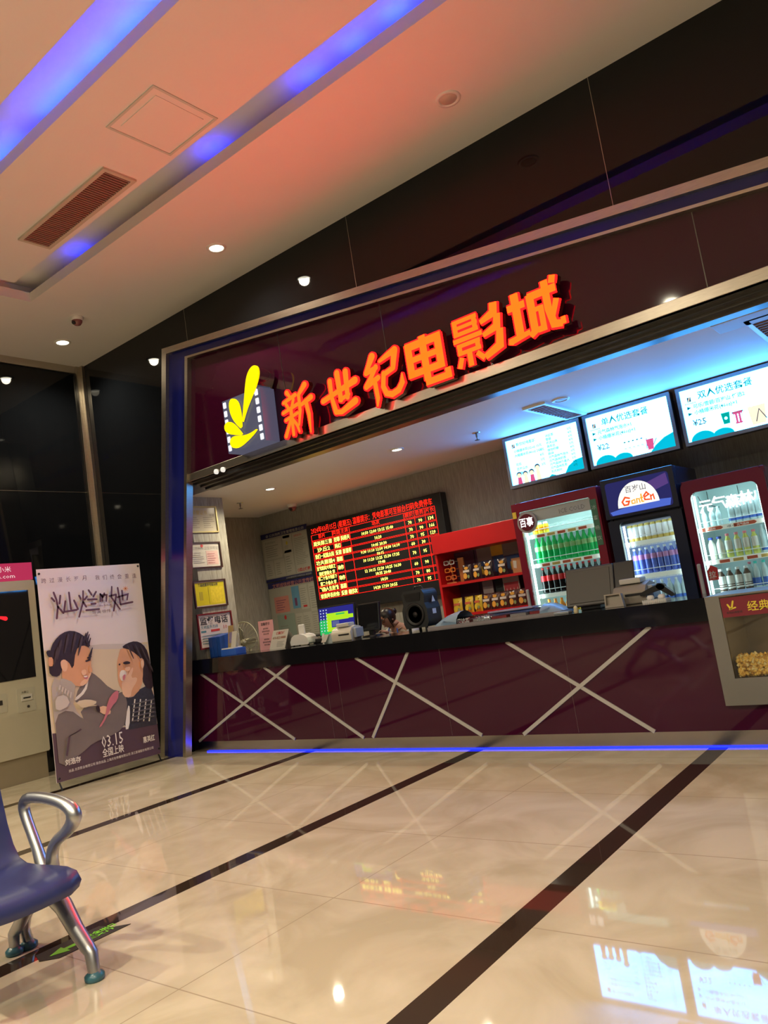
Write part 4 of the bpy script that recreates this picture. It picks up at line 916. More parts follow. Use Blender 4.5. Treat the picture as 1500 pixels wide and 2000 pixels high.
# ------------------------------------------------------------------ framed certificates on the pillar (face x = -7.65)
def cert(y0, y1, z0, z1, mats, label, draw, cat='framed certificate', grp='framed certificates on the pillar'):
    t = thing('framed_certificate', label, cat, (-7.65, (y0+y1)/2, z0), grp)
    P = Plane((-7.65, y0, z0), (0, 1, 0), (0, 0, 1)); w, h = y1-y0, z1-z0; f = .018
    MB().ring(P, [(0, 0), (w, 0), (w, h), (0, h)], [(f, f), (w-f, f), (w-f, h-f), (f, h-f)], .0, .022).build('frame', mats[0], t)
    m = MB(); m.obox(P, f, f, 0, w-f, h-f, .008, 0); P2 = Plane(P.p(f, f, .008), P.u, P.v); draw(m, P2, w-2*f, h-2*f); m.build('certificate', mats[1:], t)
brownf = mat('brown_frame', (.05, .02, .015), .35, var=.1); goldf = mat('gilt_frame', (.55, .45, .2), .35, .4, var=.1)
def d1(m, P, w, h):
    m.text(P, '荣誉证书', w*.2, h*.72, .06, .002, 2); lines(m, P, w*.08, h*.12, w*.35, h*.5, 6, 1); lines(m, P, w*.55, h*.12, w*.38, h*.5, 6, 1); m.text(P, '新城', w*.78, h*.62, .04, .002, 1)
cert(.03, .53, 2.64, 2.98, (goldf, mat('cert_cream', (.62, .56, .42), .12, var=.05), mat('cert_text', (.3, .26, .2), .5, var=.1), mat('cert_gold', (.6, .45, .1), .4, var=.1)), 'cream certificate in a thin frame, topmost on the pillar', d1)
def d2(m, P, w, h):
    m.text(P, '公共场所 卫生许可证', w*.05, h*.74, .045, .002, 1); m.poly(P, ell(w*.4, h*.9, .02, .02, 12), 0, .003, 2); lines(m, P, w*.06, h*.15, w*.38, h*.5, 6, 1); m.obox(P, w*.52, h*.08, 0, w*.93, h*.68, .001, 3); lines(m, P, w*.56, h*.12, w*.33, h*.48, 5, 4)
cert(.03, .52, 2.19, 2.52, (brownf, mat('cert_white', (.62, .58, .5), .2, var=.04), mat('cert_text2', (.3, .27, .25), .5, var=.1), redin, mat('cert_blush', (.66, .45, .40), .3, var=.05), mat('cert_rose', (.5, .2, .2), .3, var=.05)), 'white certificate with pink right half, second from the top on the pillar', d2)
def d3(m, P, w, h):
    m.obox(P, .012, .012, 0, w-.012, h-.012, .001, 1); m.text(P, '食品经营许可证公示', w*.12, h*.82, .042, .003, 2, bold=.02, w=w*.65); m.obox(P, w*.14, h*.25, .001, w*.25, h*.6, .002, 3); m.obox(P, w*.44, h*.08, .001, w*.45, h*.78, .003, 3); m.obox(P, w*.5, h*.1, .001, w*.93, h*.76, .002, 4)
cert(.02, .53, 1.70, 2.04, (brownf, mat('cert_margin', (.62, .5, .4), .3, var=.04), mat('cert_yellow', (.62, .52, .03), .2, var=.1), dkin, mat('cert_ochre', (.42, .34, .03), .3, var=.1), mat('cert_bright', (.72, .56, .05), .15, var=.3, vs=30)), 'bright yellow licence in a brown frame on the pillar', d3)
def d4(m, P, w, h):
    m.text(P, '监督电话', w*.05, h*.72, .10, .002, 1, w=w*.86, bold=.02); m.text(P, '文明服务热线', w*.05, h*.58, .045, .002, 2); m.obox(P, w*.05, h*.46, 0, w*.2, h*.52, .002, 2); m.obox(P, w*.35, h*.46, 0, w*.62, h*.53, .002, 3); m.text(P, '10', w*.75, h*.5, .07, .002, 3); lines(m, P, w*.06, h*.1, w*.8, h*.3, 4, 2)
cert(.02, .56, 1.20, 1.63, (mat('wine_frame', (.15, .015, .02), .3, var=.1), mat('notice_blush', (.60, .52, .50), .3, var=.03), dkin, mat('notice_teal', (.08, .2, .25), .4, var=.1), redin), 'white complaints phone notice in a wine red frame, lowest on the pillar', d4, 'framed notice')

# ------------------------------------------------------------------ things on the counter (top z = 1.09)
CT = 1.09
# blue file holder + tray
t = thing('file_holder', 'blue plastic file holder at the left end of the counter', 'file holder', (-7.68, .25, CT))
bl = mat('blue_plastic', (.015, .07, .32), .35, var=.1)
b = MB()
for k in range(3):
    x = -7.60+k*.075
    b.add([(x, .12, CT), (x+.068, .12, CT), (x+.068, .34, CT), (x, .34, CT), (x, .12, CT+.24), (x+.068, .12, CT+.24), (x+.068, .34, CT+.27), (x, .34, CT+.27)], [(0, 3, 2, 1), (4, 5, 6, 7), (0, 1, 5, 4), (1, 2, 6, 5), (2, 3, 7, 6), (3, 0, 4, 7)])
b.build('magazine_box', bl, t, bevel=.006)
t = thing('stationery_tray', 'low blue and white tray beside the file holder on the counter', 'tray', (-7.2, .16, CT))
b = MB(); b.box(-7.37, .10, CT, -7.10, .26, CT+.075, 0); b.box(-7.36, .105, CT+.075, -7.14, .25, CT+.09, 1); b.build('tray_box', [mat('bright_blue_plastic', (.03, .12, .55), .35, var=.08), whitep], t, bevel=.004)
m = MB(); P = Plane((-7.34, .20, CT+.09), (1, -.1, 0), (0.1, .08, 1))
m.obox(P, 0, 0, 0, .10, .26, .006, 0); m.obox(P, .02, .05, .006, .08, .18, .007, 1)
tag(m.build('brochure', [mat('brochure_gold', (.42, .3, .12), .4, var=.2), mat('brochure_art', (.25, .2, .35), .4, var=.4, vs=30)], org=(-7.3, .2, CT+.09)), 'gold patterned brochure upright in the blue tray', 'brochure')
m = MB(); P = Plane((-7.23, .15, CT+.09), (1, 0, 0), (0.25, .05, 1))
for k in range(3): m.obox(P, .0+k*.008, 0, -k*.012, .085+k*.006, .19-k*.015, .004-k*.012, 0)
tag(m.build('paper_sheets', paper, org=(-7.2, .16, CT+.09)), 'white papers fanned upright in the blue tray', 'papers')
# fan behind the counter
t = thing('electric_fan', 'small pale caged fan standing behind the counter left end', 'fan', (-7.35, .9, 0))
cxf, cyf, czf = at(478, 1255, 1, .9); cream = mat('fan_cream', (.42, .40, .28), .4, var=.1)
m = MB()
m.tube([(cxf+.27*math.cos(a), cyf, czf+.27*math.sin(a)) for a in [2*PI*k/40 for k in range(41)]], .007, 6, capped=False)
for k in range(28):
    a = 2*PI*k/28; m.tube([(cxf+.04*math.cos(a), cyf-.06, czf+.04*math.sin(a)), (cxf+.18*math.cos(a), cyf-.05, czf+.18*math.sin(a)), (cxf+.27*math.cos(a), cyf, czf+.27*math.sin(a))], .0025, 5)
m.build('cage', cream, t)
m = MB()
for k in range(3):
    a0 = 2*PI*k/3; P = Plane((cxf, cyf, czf), (math.cos(a0), 0, math.sin(a0)), (-math.sin(a0), .25, math.cos(a0)))
    m.poly(P, [(.03, -.03), (.12, -.10), (.21, -.06), (.23, .03), (.14, .06), (.04, .03)], 0, .006)
m.build('blades', mat('fan_blade', (.35, .35, .28), .3, var=.1), t)
MB().lathe([(0, -.07), (.03, -.065), (.045, -.04), (.05, .10), (.03, .14), (0, .14)], (cxf, cyf, czf), 16, axis=(0, 1, 0)).build('motor', cream, t)
MB().tube([(cxf, cyf+.08, czf), (cxf, cyf+.08, .03)], .018, 10).build('stand', cream, t)
MB().lathe([(.2, 0), (.2, .02), (.03, .05)], (cxf, cyf+.08, 0), 20).build('base', cream, t)
# pink sign
m = MB(); P = Plane((-7.03, .42, CT), (1, .05, 0), (-.03, .08, 1)); m.obox(P, 0, 0, -.006, .245, .345, 0, 0); m.text(P, '温馨提示', .12, .29, .038, .002, 1, align='c', bold=.01)
for k, s_ in enumerate(('会员须知', '退票改签请至', '前台办理', '', '观影须知', '请勿拍照录像', '保持安静')): 
    if s_: m.text(P, s_, .12, .24-k*.032, .022, .002, 1, align='c')
tag(m.build('pink_sign', [mat('pink_card', (.72, .36, .38), .5, var=.04), dkin], org=(-6.9, .42, CT)), 'upright pink notice card on the counter', 'notice')
m = MB(); P = Plane((-6.74, .30, CT), (1, .02, 0), (.22, .25, 1)); m.obox(P, 0, 0, -.006, .25, .22, 0, 0); m.text(P, '订票热线', .06, .17, .036, .002, 2, bold=.02); m.text(P, '010-82218888', .02, .115, .042, .002, 1, w=.21, bold=.02)
lines(m, P, .11, .02, .12, .07, 4, 3)
m.add([P.p(.0, .21, -.006), P.p(.25, .21, -.006), (-6.44, .52, CT), (-6.74, .52, CT)], [(0, 1, 2, 3)], 0)
tag(m.build('phone_card', [paper, mat('brown_print', (.35, .12, .05), .5, var=.1), redin, mat('grey_print', (.3, .28, .26), .5, var=.1)], org=(-6.6, .4, CT)), 'tilted white card with a booking phone number on the counter', 'sign')
# white rounded scanner
t = thing('ticket_scanner', 'white rounded ticket scanner with upright tab on the counter', 'scanner', (-6.28, .40, CT)); SC = .84
m = MB(); P = Plane((-6.28, .34, CT), (1, 0, 0), (0, 0, 1)); prof = [(-.17, .012), (.17, .012), (.175, .05), (.15, .10), (.10, .135), (.02, .155), (-.08, .15), (-.14, .12), (-.175, .06)]
m.poly(P, [(a*SC, b_*SC) for a, b_ in prof], -.16, 0, sm=False); m.build('body', whitep, t, bevel=.02)
MB().obox(P, -.065, .11, -.10, .025, .235, -.07).build('tab', whitep, t, bevel=.012)
m = MB(); [m.lathe([(.012, 0), (.012, .014)], (-6.28+dx, .36+dy, CT), 10) for dx in (-.12, .12) for dy in (0, .1)]; m.build('foot', blackp, t)
# staff monitor (lit) facing the lobby
def monitor(x, y, z, w, h, rz, lean, label, mats, draw=None, base=True, stand=True, facing=-1):
    t = bpy.data.objects.new('monitor', None); COL.objects.link(t); t['_org'] = (0., 0., 0.)
    P = Plane((-w/2, 0, .06), (1, 0, 0), (0, math.sin(lean), math.cos(lean)))
    MB().obox(P, 0, 0, -.035, w, h, 0).build('housing', blackp, t, bevel=.006)
    m = MB(); m.obox(P, .015, .018, 0, w-.015, h-.015, .003, 0)
    P2 = Plane(P.p(.015, .018, .003), P.u, P.v)
    if draw: draw(m, P2, w-.03, h-.033)
    m.build('screen', mats, t)
    if stand:
        m = MB(); m.box(-.03, .02+h*.3*math.sin(lean), 0, .03, .06+h*.3*math.sin(lean), .06+h*.4); m.build('neck', blackp, t)
        MB().lathe([(.11, 0), (.11, .01), (.02, .018)], (0, .05, 0), 18).build('base', blackp, t)
    t.location = (x, y, z); t.rotation_euler = (0, 0, rz); tag(t, label, 'monitor', 'counter monitors')
    return t
def seatplan(m, P, w, h):
    m.poly(P, [(0, 0), (w*.55, 0), (0, h*.5)], 0, .001, 1)
    m.obox(P, w*.02, h*.05, .0, w*.30, h*.55, .0015, 1)
    for k in range(3):
        for j in range(8): m.obox(P, w*(.04+.085*k), h*(.9-.11*j), .002, w*(.07+.085*k), h*(.94-.11*j), .003, 3)
    m.obox(P, w*.22, h*.10, .002, w*.85, h*.78, .003, 2); m.obox(P, w*.27, h*.52, .003, w*.99, h*.66, .004, 2); m.obox(P, w*.36, h*.24, .004, w*1.0, h*.50, .005, 0)
    m.obox(P, w*.5, h*.69, .003, w*.75, h*.74, .004, 1); m.obox(P, w*.38, h*.27, .005, w*.58, h*.47, .006, 4)
monitor(-5.80, .47, CT-.0, .55, .33, R(0), R(5), 'lit monitor with a green and yellow seat plan on the counter', [emit('mon_blue', (.02, .02, .22), 1), emit('mon_green', (.02, .5, .12), .9), emit('mon_lime', (.45, .8, .02), .9), emit('mon_white', (.6, .7, .9), .9), emit('mon_grey', (.10, .12, .30), .9)], seatplan)
monitor(-5.37, .50, CT, .30, .30, R(0), R(8), 'dark monitor behind the beige receipt printer', [mat('dark_screen', (.01, .01, .012), .15, var=.1)])
# receipt printers
def printer(x, y, label, s=1, col=beigep, cat='printer'):
    t = bpy.data.objects.new('receipt_printer', None); COL.objects.link(t); t['_org'] = (0., 0., 0.)
    m = MB(); P = Plane((-.14*s, 0, 0), (0, 1, 0), (0, 0, 1))
    m.poly(P, [(-.10*s, 0), (.12*s, 0), (.12*s, .13*s), (.02*s, .15*s), (-.07*s, .13*s), (-.11*s, .09*s)], 0, .24*s); m.build('body', col, t, bevel=.012)
    m = MB(); m.box(-.10*s, -.055*s, .145*s, .06*s, .07*s, .185*s); m.build('paper_cover', mat('cover_grey', (.5, .5, .48), .4, var=.03), t, bevel=.01)
    m = MB(); m.box(.10*s, -.05*s, .02*s, .135*s, .11*s, .12*s); m.build('side_panel', mat('side_blue_grey', (.38, .42, .46), .4, var=.03), t, bevel=.006)
    m = MB(); m.box(-.05*s, -.112*s, .06*s, .08*s, -.10*s, .075*s); m.build('paper_slot', blackp, t)
    t.location = (x, y, CT); tag(t, label, cat, 'receipt printers'); return t
printer(-5.46, .25, 'beige receipt printer in front of the dark monitor', 1.0).rotation_euler.z = R(10)
t = thing('card_reader', 'small pale wedge shaped card reader left of the beige printer', 'card reader', (-5.72, .2, CT))
m = MB(); P = Plane((-5.79, .22, CT), (1, 0, 0), (0, 0, 1)); m.poly(P, [(0, 0), (.15, 0), (.13, .06), (.10, .10), (.06, .06)], -.10, 0); m.build('body', mat('pale_blue_plastic', (.42, .5, .52), .35, var=.04), t, bevel=.006)
m = MB(); m.obox(Plane((-5.80, .19, CT+.01), (1, 0, 0), (.5, .3, 1)), 0, 0, 0, .07, .09, .008); m.build('slip', paper, t)
# black clutter between scanner and monitor
t = thing('desk_phone', 'black desk phone behind the white scanner', 'phone', (-6.1, .5, CT))
m = MB(); m.box(-6.18, .45, CT, -6.0, .58, CT+.05); m.build('body', blackp, t, bevel=.01)
m = MB(); m.tube([(-6.17, .50, CT+.06), (-6.15, .5, CT+.085), (-6.04, .5, CT+.085), (-6.02, .5, CT+.06)], .014, 8); m.build('handset', blackp, t)
tag(MB().lathe([(.022, 0), (.024, .07), (.012, .085), (.012, .10), (0, .10)], (-5.97, .42, CT), 14).build('small_bottle', whitep), 'tiny white bottle left of the lit monitor', 'bottle')

# speaker
t = thing('loudspeaker', 'black portable loudspeaker standing on the counter', 'speaker', (-4.62, .45, CT))
m = MB(); P = Plane((-4.78, .36, CT+.03), (1, 0, 0), (0, 0, 1))
m.poly(P, [(.02, 0), (.28, 0), (.31, .05), (.31, .18), (.29, .24), (.30, .33), (.27, .38), (.05, .38), (.015, .34), (.03, .25), (.0, .18), (.0, .05)], -.24, 0); m.build('cabinet', mat('speaker_black', (.02, .022, .025), .45, var=.15), t, bevel=.02)
MB().lathe([(.115, 0), (.118, .012), (.10, .012), (.085, -.0), (.03, -.012), (.028, .0), (0, .006)], P.p(.155, .135, 0), 28, axis=(0, -1, 0)).build('woofer', mat('cone_black', (.012, .012, .013), .5, var=.1), t)
m = MB(); m.poly(P, [(.07, .27), (.24, .27), (.26, .35), (.05, .35)], 0, .006); m.build('horn', blackp, t)
m = MB(); m.tube([P.p(.10, .38, -.12), P.p(.11, .41, -.12), P.p(.20, .41, -.12), P.p(.21, .38, -.12)], .009, 8); m.build('handle', blackp, t)
for dx in (.05, .26):
    for dy in (.02, .2): MB().lathe([(.015, 0), (.015, .035)], (-4.78+dx, .36+dy, CT), 10).build('foot', blackp, t)
m = MB(); PS = Plane((-4.468, .36, CT+.03), (0, 1, 0), (0, 0, 1)); m.poly(PS, [(.10, .24), (.16, .24), (.13, .30)], 0, .003); m.obox(PS, .09, .12, 0, .15, .17, .003); m.build('side_sticker', mat('sticker_white', (.7, .75, .85), .4, var=.03), t)

# curved glass display cases on the counter
t = thing('glass_display_case', 'low curved glass display case with pale blue ends on the counter', 'display case', (-3.7, .38, CT))
gl2 = glass('case_glass', (.80, .87, .92)); endm = mat('pale_blue_end', (.30, .42, .55), .25, var=.05)
def arcprof(y0, y1, h, n=10): return [(y0+(y1-y0)*k/n, h*math.sin(PI*(k/n)**.75)**.8 if 0 < k < n else 0) for k in range(n+1)]
XA, XB = -4.40, -2.98
m = MB()
base = MB(); base.box(XA, .22, CT, XB, .56, CT+.025); base.build('case_base', mat('case_base', (.30, .27, .28), .4, var=.1), t)
V = []; F = []; n = 12
for xx in (XA+.16, XB-.12):
    for k in range(n+1): a = PI*k/n; V.append((xx, .39-.17*math.cos(a), CT+.025+.055*math.sin(a)))
for k in range(n): F.append((k, n+1+k, n+2+k, k+1))
m.add(V, F, 0, True); m.build('glass_hood', gl2, t)
for side_, xa, xb, eh in ((-1, XA, XA+.34, .12), (1, XB, XB-.20, .085)):
    m = MB(); n = 10; V = []; 
    for i in range(n+1):
        u = i/n; xx = xa+(xb-xa)*u; hh_ = eh*math.sin(PI/2*u)**.8; ww_ = .17
        for k in range(9): a = PI*k/8; V.append((xx, .39-ww_*math.cos(a)*(.3+.7*u**.5), CT+.02+hh_*math.sin(a)+.001))
    F = [(i*9+k, i*9+k+1, (i+1)*9+k+1, (i+1)*9+k) for i in range(n) for k in range(8)]
    m.add(V, F, 0, True); m.build('end_cover', endm, t)
m = MB()
for k in range(5): x = XA+.3+k*.2; m.box(x, .27, CT+.026, x+.16, .5, CT+.05, k % 2); 
m.text(XZ(.255), '哈根达斯', XA+.28, CT+.027, .05, .0, 2, bold=.02); m.text(XZ(.255), '冰淇淋', XA+.55, CT+.027, .05, .0, 2, bold=.02)
m.build('tray', [mat('tray_red', (.4, .05, .05), .4, var=.1), mat('tray_pale', (.5, .42, .38), .4, var=.1), whitep], t)
t2 = thing('lilac_lid', 'flat lilac plastic lid lying on the glass display case', 'lid', (-3.5, .39, CT+.081))
m = MB(); P = Plane((-3.78, .30, CT+.081), (1, 0, 0), (0, 1, 0)); m.poly(P, [(0, .05), (.15, 0), (.5, 0), (.5, .18), (.15, .18), (0, .12)], 0, .012); m.build('sheet', mat('lilac_plastic', (.38, .33, .48), .3, var=.05), t2, bevel=.004)

# POS terminal on the right: big dark back towards the lobby
t = bpy.data.objects.new('cash_register', None); COL.objects.link(t); t['_org'] = (0., 0., 0.)
P = Plane((-.235, 0, .035), (1, 0, 0), (0, .30, 1))
MB().obox(P, .03, 0, -.03, .47, .345, 0).build('screen_back', mat('pos_grey', (.045, .04, .038), .4, var=.1), t, bevel=.012)
MB().obox(P, .06, .03, 0, .44, .315, .006).build('back_cover', mat('pos_grey2', (.055, .05, .045), .45, var=.1), t, bevel=.008)
m = MB(); m.box(-.09, .03, 0, .09, .20, .06); m.box(-.04, .08, .05, .04, .14, .2); m.build('foot', blackp, t, bevel=.008)
P = Plane((.235, .05, .14), (1, .3, 0), (-.05, .35, 1)); MB().obox(P, 0, 0, -.03, .17, .24, 0).build('second_display', blackp, t, bevel=.008)
t.location = (-2.75, .30, CT); tag(t, 'large dark tilted cash register screen seen from behind', 'cash register')
pr2 = printer(-2.36, .42, 'greige receipt printer right of the dark cash register screen', 1.15, mat('greige_plastic', (.30, .27, .23), .4, var=.05))
t = thing('coin_box', 'small open topped grey card box in front of the right receipt printer', 'box', (-2.47, .20, CT))
m = MB(); P = Plane((-2.55, .16, CT+.002), (1, 0, 0), (-.08, .15, 1)); m.ring(P, [(0, 0), (.16, 0), (.15, .11), (.01, .11)], [(.012, .02), (.148, .02), (.138, .10), (.022, .10)], -.05, 0)
m.obox(P, .012, .02, -.045, .148, .10, -.03); m.build('housing', mat('greige_plastic', (.3, .27, .23)), t)
t = thing('scanner_holder', 'small white slotted tray at the right end of the counter top', 'tray', (-2.15, .25, CT))
m = MB(); m.box(-2.25, .20, CT, -2.06, .32, CT+.02); [m.box(-2.25+.016*k, .195, CT+.001, -2.243+.016*k, .2, CT+.025) for k in range(12)]; m.build('base_tray', whitep, t)
m = MB(); m.lathe([(0, 0), (.028, .004), (.03, .02), (.02, .035), (0, .037)], (-2.20, .26, CT+.02), 14); m.lathe([(0, 0), (.028, .004), (.03, .02), (.02, .035), (0, .037)], (-2.11, .26, CT+.02), 14); m.build('knob', whitep, t)
m = MB(); P = XZ(.27); m.poly(P, ribbon([(-2.27, CT+.07), (-2.17, CT+.10), (-2.10, CT+.115)], [.03, .045, .05]), -.05, 0); m.poly(P, ribbon([(-2.12, CT+.12), (-2.03, CT+.045)], [.05, .035]), -.05, 0)
tag(m.build('barcode_scanner', blackp, org=(-2.15, .27, CT+.04)), 'black handheld scanner resting over the small white tray', 'scanner')
t = thing('small_figurine', 'tiny cream figurine under the dark cash register screen', 'figurine', (-2.79, .12, CT))
m = MB(); m.lathe([(.018, 0), (.022, .01), (.015, .03), (.018, .04), (.008, .055), (0, .057)], (-2.79, .12, CT), 12); m.build('body', mat('figurine_cream', (.75, .65, .4), .4, var=.1), t)
tag(MB().box(-3.0, .12, CT, -2.86, .2, CT+.02).build('change_dish', mat('grey_dish', (.35, .38, .4), .3, var=.1), bevel=.005), 'flat grey dish beside the cream figurine', 'dish')

# ------------------------------------------------------------------ the cashier
hp_ = at(757, 1208, 1, 1.05)
PX, PY = hp_.x, 1.05; HZ = hp_.z
ps_ = thing('person', 'person with tied back dark hair and cream vest, looking down behind the counter', 'person', (PX, PY, 0))
skin = mat('skin', (.50, .27, .18), .5, var=.06, vs=30); hairm = mat('dark_hair', (.015, .008, .006), .4, var=.3, vs=60); shirt = mat('pale_shirt', (.55, .56, .56), .6, var=.06, vs=20); vestm = mat('cream_vest', (.42, .36, .26), .7, var=.06, vs=20)
trous = mat('dark_trousers', (.02, .02, .03), .7, var=.1)
def skinned(name, pts, edges, rad, m, parent, root=0, sub=2):
    me = bpy.data.meshes.new(name); me.from_pydata([Vector(p)-Vector(parent['_org']) for p in pts], edges, []); me.materials.append(m)
    o = bpy.data.objects.new(name, me); COL.objects.link(o); o.parent = parent; o['_org'] = parent['_org']
    s = o.modifiers.new('skin', 'SKIN'); s.use_smooth_shade = True
    for v, r in zip(me.skin_vertices[0].data, rad): v.radius = r if isinstance(r, tuple) else (r, r)
    me.skin_vertices[0].data[root].use_root = True
    b = o.modifiers.new('sub', 'SUBSURF'); b.levels = sub; b.render_levels = sub
    return o
# seated on a stool: hips at .62, head centre at HZ
hipz = HZ-.60; q = PX
body = [(q+.10, PY+.16, hipz), (q+.10, PY+.15, hipz+.16), (q+.10, PY+.13, hipz+.32), (q+.09, PY+.11, hipz+.44), (q+.07, PY+.07, hipz+.51), (q+.02, PY+.03, hipz+.57),
        (q+.27, PY+.12, hipz+.43), (q+.31, PY-.02, hipz+.24), (q+.12, PY-.16, hipz+.44), (q-.09, PY+.12, hipz+.43), (q-.15, PY+.0, hipz+.22), (q-.04, PY-.18, hipz+.28),
        (q+.20, PY+.12, hipz-.02), (q+.20, PY-.30, hipz-.03), (q+.20, PY-.28, .10), (q+.20, PY-.38, .04), (q+.0, PY+.12, hipz-.02), (q+.0, PY-.30, hipz-.03), (q+.0, PY-.28, .10), (q+.0, PY-.38, .04)]
ed = [(0, 1), (1, 2), (2, 3), (3, 4), (4, 5), (3, 6), (6, 7), (7, 8), (3, 9), (9, 10), (10, 11), (0, 12), (12, 13), (13, 14), (14, 15), (0, 16), (16, 17), (17, 18), (18, 19)]
rad = [(.15, .11), (.14, .10), (.15, .10), (.13, .09), (.05, .05), (.05, .05), .055, .042, .028, .055, .042, .028, .085, .06, .045, .035, .085, .06, .045, .035]
skinned('body', body, ed, rad, skin, ps_)
# clothes follow the body a little outside it
skinned('shirt', [body[i] for i in (0, 1, 2, 3, 6, 7, 9, 10)]+[tuple(Vector(body[7]).lerp(Vector(body[8]), .8)), tuple(Vector(body[10]).lerp(Vector(body[11]), .8)), (q+.075, PY+.085, hipz+.495)],
        [(0, 1), (1, 2), (2, 3), (3, 4), (4, 5), (5, 8), (3, 6), (6, 7), (7, 9), (3, 10)], [(.158, .118), (.15, .11), (.158, .108), (.138, .098), .066, .052, .066, .052, .04, .04, .062], shirt, ps_)
skinned('vest', [body[i] for i in (0, 1, 2)]+[(q+.09, PY+.12, hipz+.42), (q+.20, PY+.13, hipz+.43), (q-.02, PY+.13, hipz+.43), (q+.08, PY+.10, hipz+.475)], [(0, 1), (1, 2), (2, 3), (3, 4), (3, 5), (3, 6)], [(.165, .125), (.158, .118), (.166, .116), (.146, .106), .076, .076, .075], vestm, ps_)
skinned('trousers', [body[i] for i in (0, 12, 13, 14, 16, 17, 18)], [(0, 1), (1, 2), (2, 3), (0, 4), (4, 5), (5, 6)], [(.155, .115), .095, .072, .06, .095, .072, .06], trous, ps_)
# head: ellipsoid with face, tilted down
hc = Vector((PX, PY, HZ)); tilt = Matrix.Rotation(R(28), 3, 'X') @ Matrix.Rotation(R(-14), 3, 'Z')
def headpt(x, y, z): return hc + tilt @ Vector((x, y, z))
m = MB(); V = []; nu, nv = 20, 14
for j in range(nv+1):
    th = PI*j/nv
    for i in range(nu):
        ph = 2*PI*i/nu; x = .074*math.sin(th)*math.cos(ph); y = .092*math.sin(th)*math.sin(ph); z = .112*math.cos(th)
        if z < 0: k = 1+z*2.4; x *= max(.55, k); y = y*max(.7, k) if y > 0 else y*max(.86, 1+z*1.0)
        if y < 0 and abs(x) < .018 and -.03 < z < .012: y -= .020*(1-abs(x)/.018)*(1-abs(z+.012)/.03 if abs(z+.012) < .03 else 0)
        V.append(headpt(x, y, z))
F = [(j*nu+i, j*nu+(i+1) % nu, (j+1)*nu+(i+1) % nu, (j+1)*nu+i) for j in range(nv) for i in range(nu)]
m.add(V, [f[::-1] for f in F], 0, True)
for sx in (-1, 1):
    m.lathe([(0, -.006), (.012, 0), (.010, .008), (0, .010)], headpt(sx*.074, .005, -.01), 10, 0, axis=tilt @ Vector((sx, 0, 0)))
m.build('head', skin, ps_)
m = MB()
for sx in (-1, 1):
    m.tube([headpt(sx*.042, -.078, .012), headpt(sx*.030, -.088, .008), headpt(sx*.016, -.090, .010)], .0035, 6, 0); m.tube([headpt(sx*.045, -.076, .032), headpt(sx*.030, -.086, .036), headpt(sx*.014, -.089, .032)], .0035, 6, 0)
m.tube([headpt(-.02, -.083, -.055), headpt(0, -.087, -.054), headpt(.02, -.083, -.055)], .005, 6, 1)
m.build('face_features', [hairm, mat('lips', (.4, .10, .09), .5, var=.1)], ps_)
m = MB(); V = []
for j in range(nv+1):
    th = PI*.74*j/nv
    for i in range(nu):
        ph = 2*PI*i/nu; x = .084*math.sin(th)*math.cos(ph); y = .012+.098*math.sin(th)*math.sin(ph); z = .012+.112*math.cos(th)
        lim = .045 if y < -.02 else -.2
        if y < -.02 and z < lim+.02*abs(x)/.08: z = lim; y = max(y, -.075)
        V.append(headpt(x, y, z))
m.add(V, [f[::-1] for f in F], 0, True); m.lathe([(0, -.04), (.03, -.03), (.042, 0), (.03, .035), (0, .04)], headpt(0, .115, .02), 14, 0)
m.tube([headpt(.068, -.03, .04), headpt(.078, -.035, -.02), headpt(.07, -.02, -.10)], [.012, .010, .004], 8)
m.build('hair', hairm, ps_)
# hands with five fingers holding the phone
def hand(wr, d, up, sx):
    wr = Vector(wr); d = Vector(d).normalized(); up = Vector(up).normalized(); sd = d.cross(up).normalized()*sx
    pts = [wr, wr+d*.045, wr+d*.075]; e = [(0, 1), (1, 2)]; r = [.022, (.034, .018), (.030, .014)]
    for k, (off, L_) in enumerate(((-.027, .055), (-.009, .068), (.009, .072), (.026, .062))):
        b0 = wr+d*.078+sd*off; i = len(pts); pts += [b0, b0+d*L_*.45+up*-.012, b0+d*L_*.75+up*-.034]; e += [(2, i), (i, i+1), (i+1, i+2)]; r += [.0095, .0085, .007]
    i = len(pts); b0 = wr+d*.03-sd*.032; pts += [b0, b0+d*.025-sd*.02-up*.01, b0+d*.05-sd*.022-up*.022]; e += [(1, i), (i, i+1), (i+1, i+2)]; r += [.012, .010, .008]
    skinned('hand', [tuple(p) for p in pts], e, r, skin, ps_, sub=1)
hand(body[8], (-.75, -.2, .35), (.2, .3, 1), 1); hand(body[11], (.6, -.2, .5), (-.3, .3, 1), -1)
# the phone
m = MB(); P = Plane(Vector(body[8])+Vector((-.16, -.05, .02)), (1, .1, .1), (0, .45, 1)); m.obox(P, 0, 0, -.008, .075, .15, 0, 0); m.obox(P, .02, .05, 0, .05, .09, .002, 1)
tag(m.build('mobile_phone', [blackp, whitep], org=P.o), 'black handset held up to the face of the person behind the counter', 'phone')
m = MB(); m.tube([headpt(-.05, .02, -.10), (q-.01, PY-.02, hipz+.42), (q+.06, PY-.035, hipz+.22), (q+.14, PY-.03, hipz+.38), headpt(.06, .03, -.10)], .008, 6, flat=.3); m.build('lanyard', mat('lanyard_blue', (.05, .15, .6), .5, var=.1), ps_)
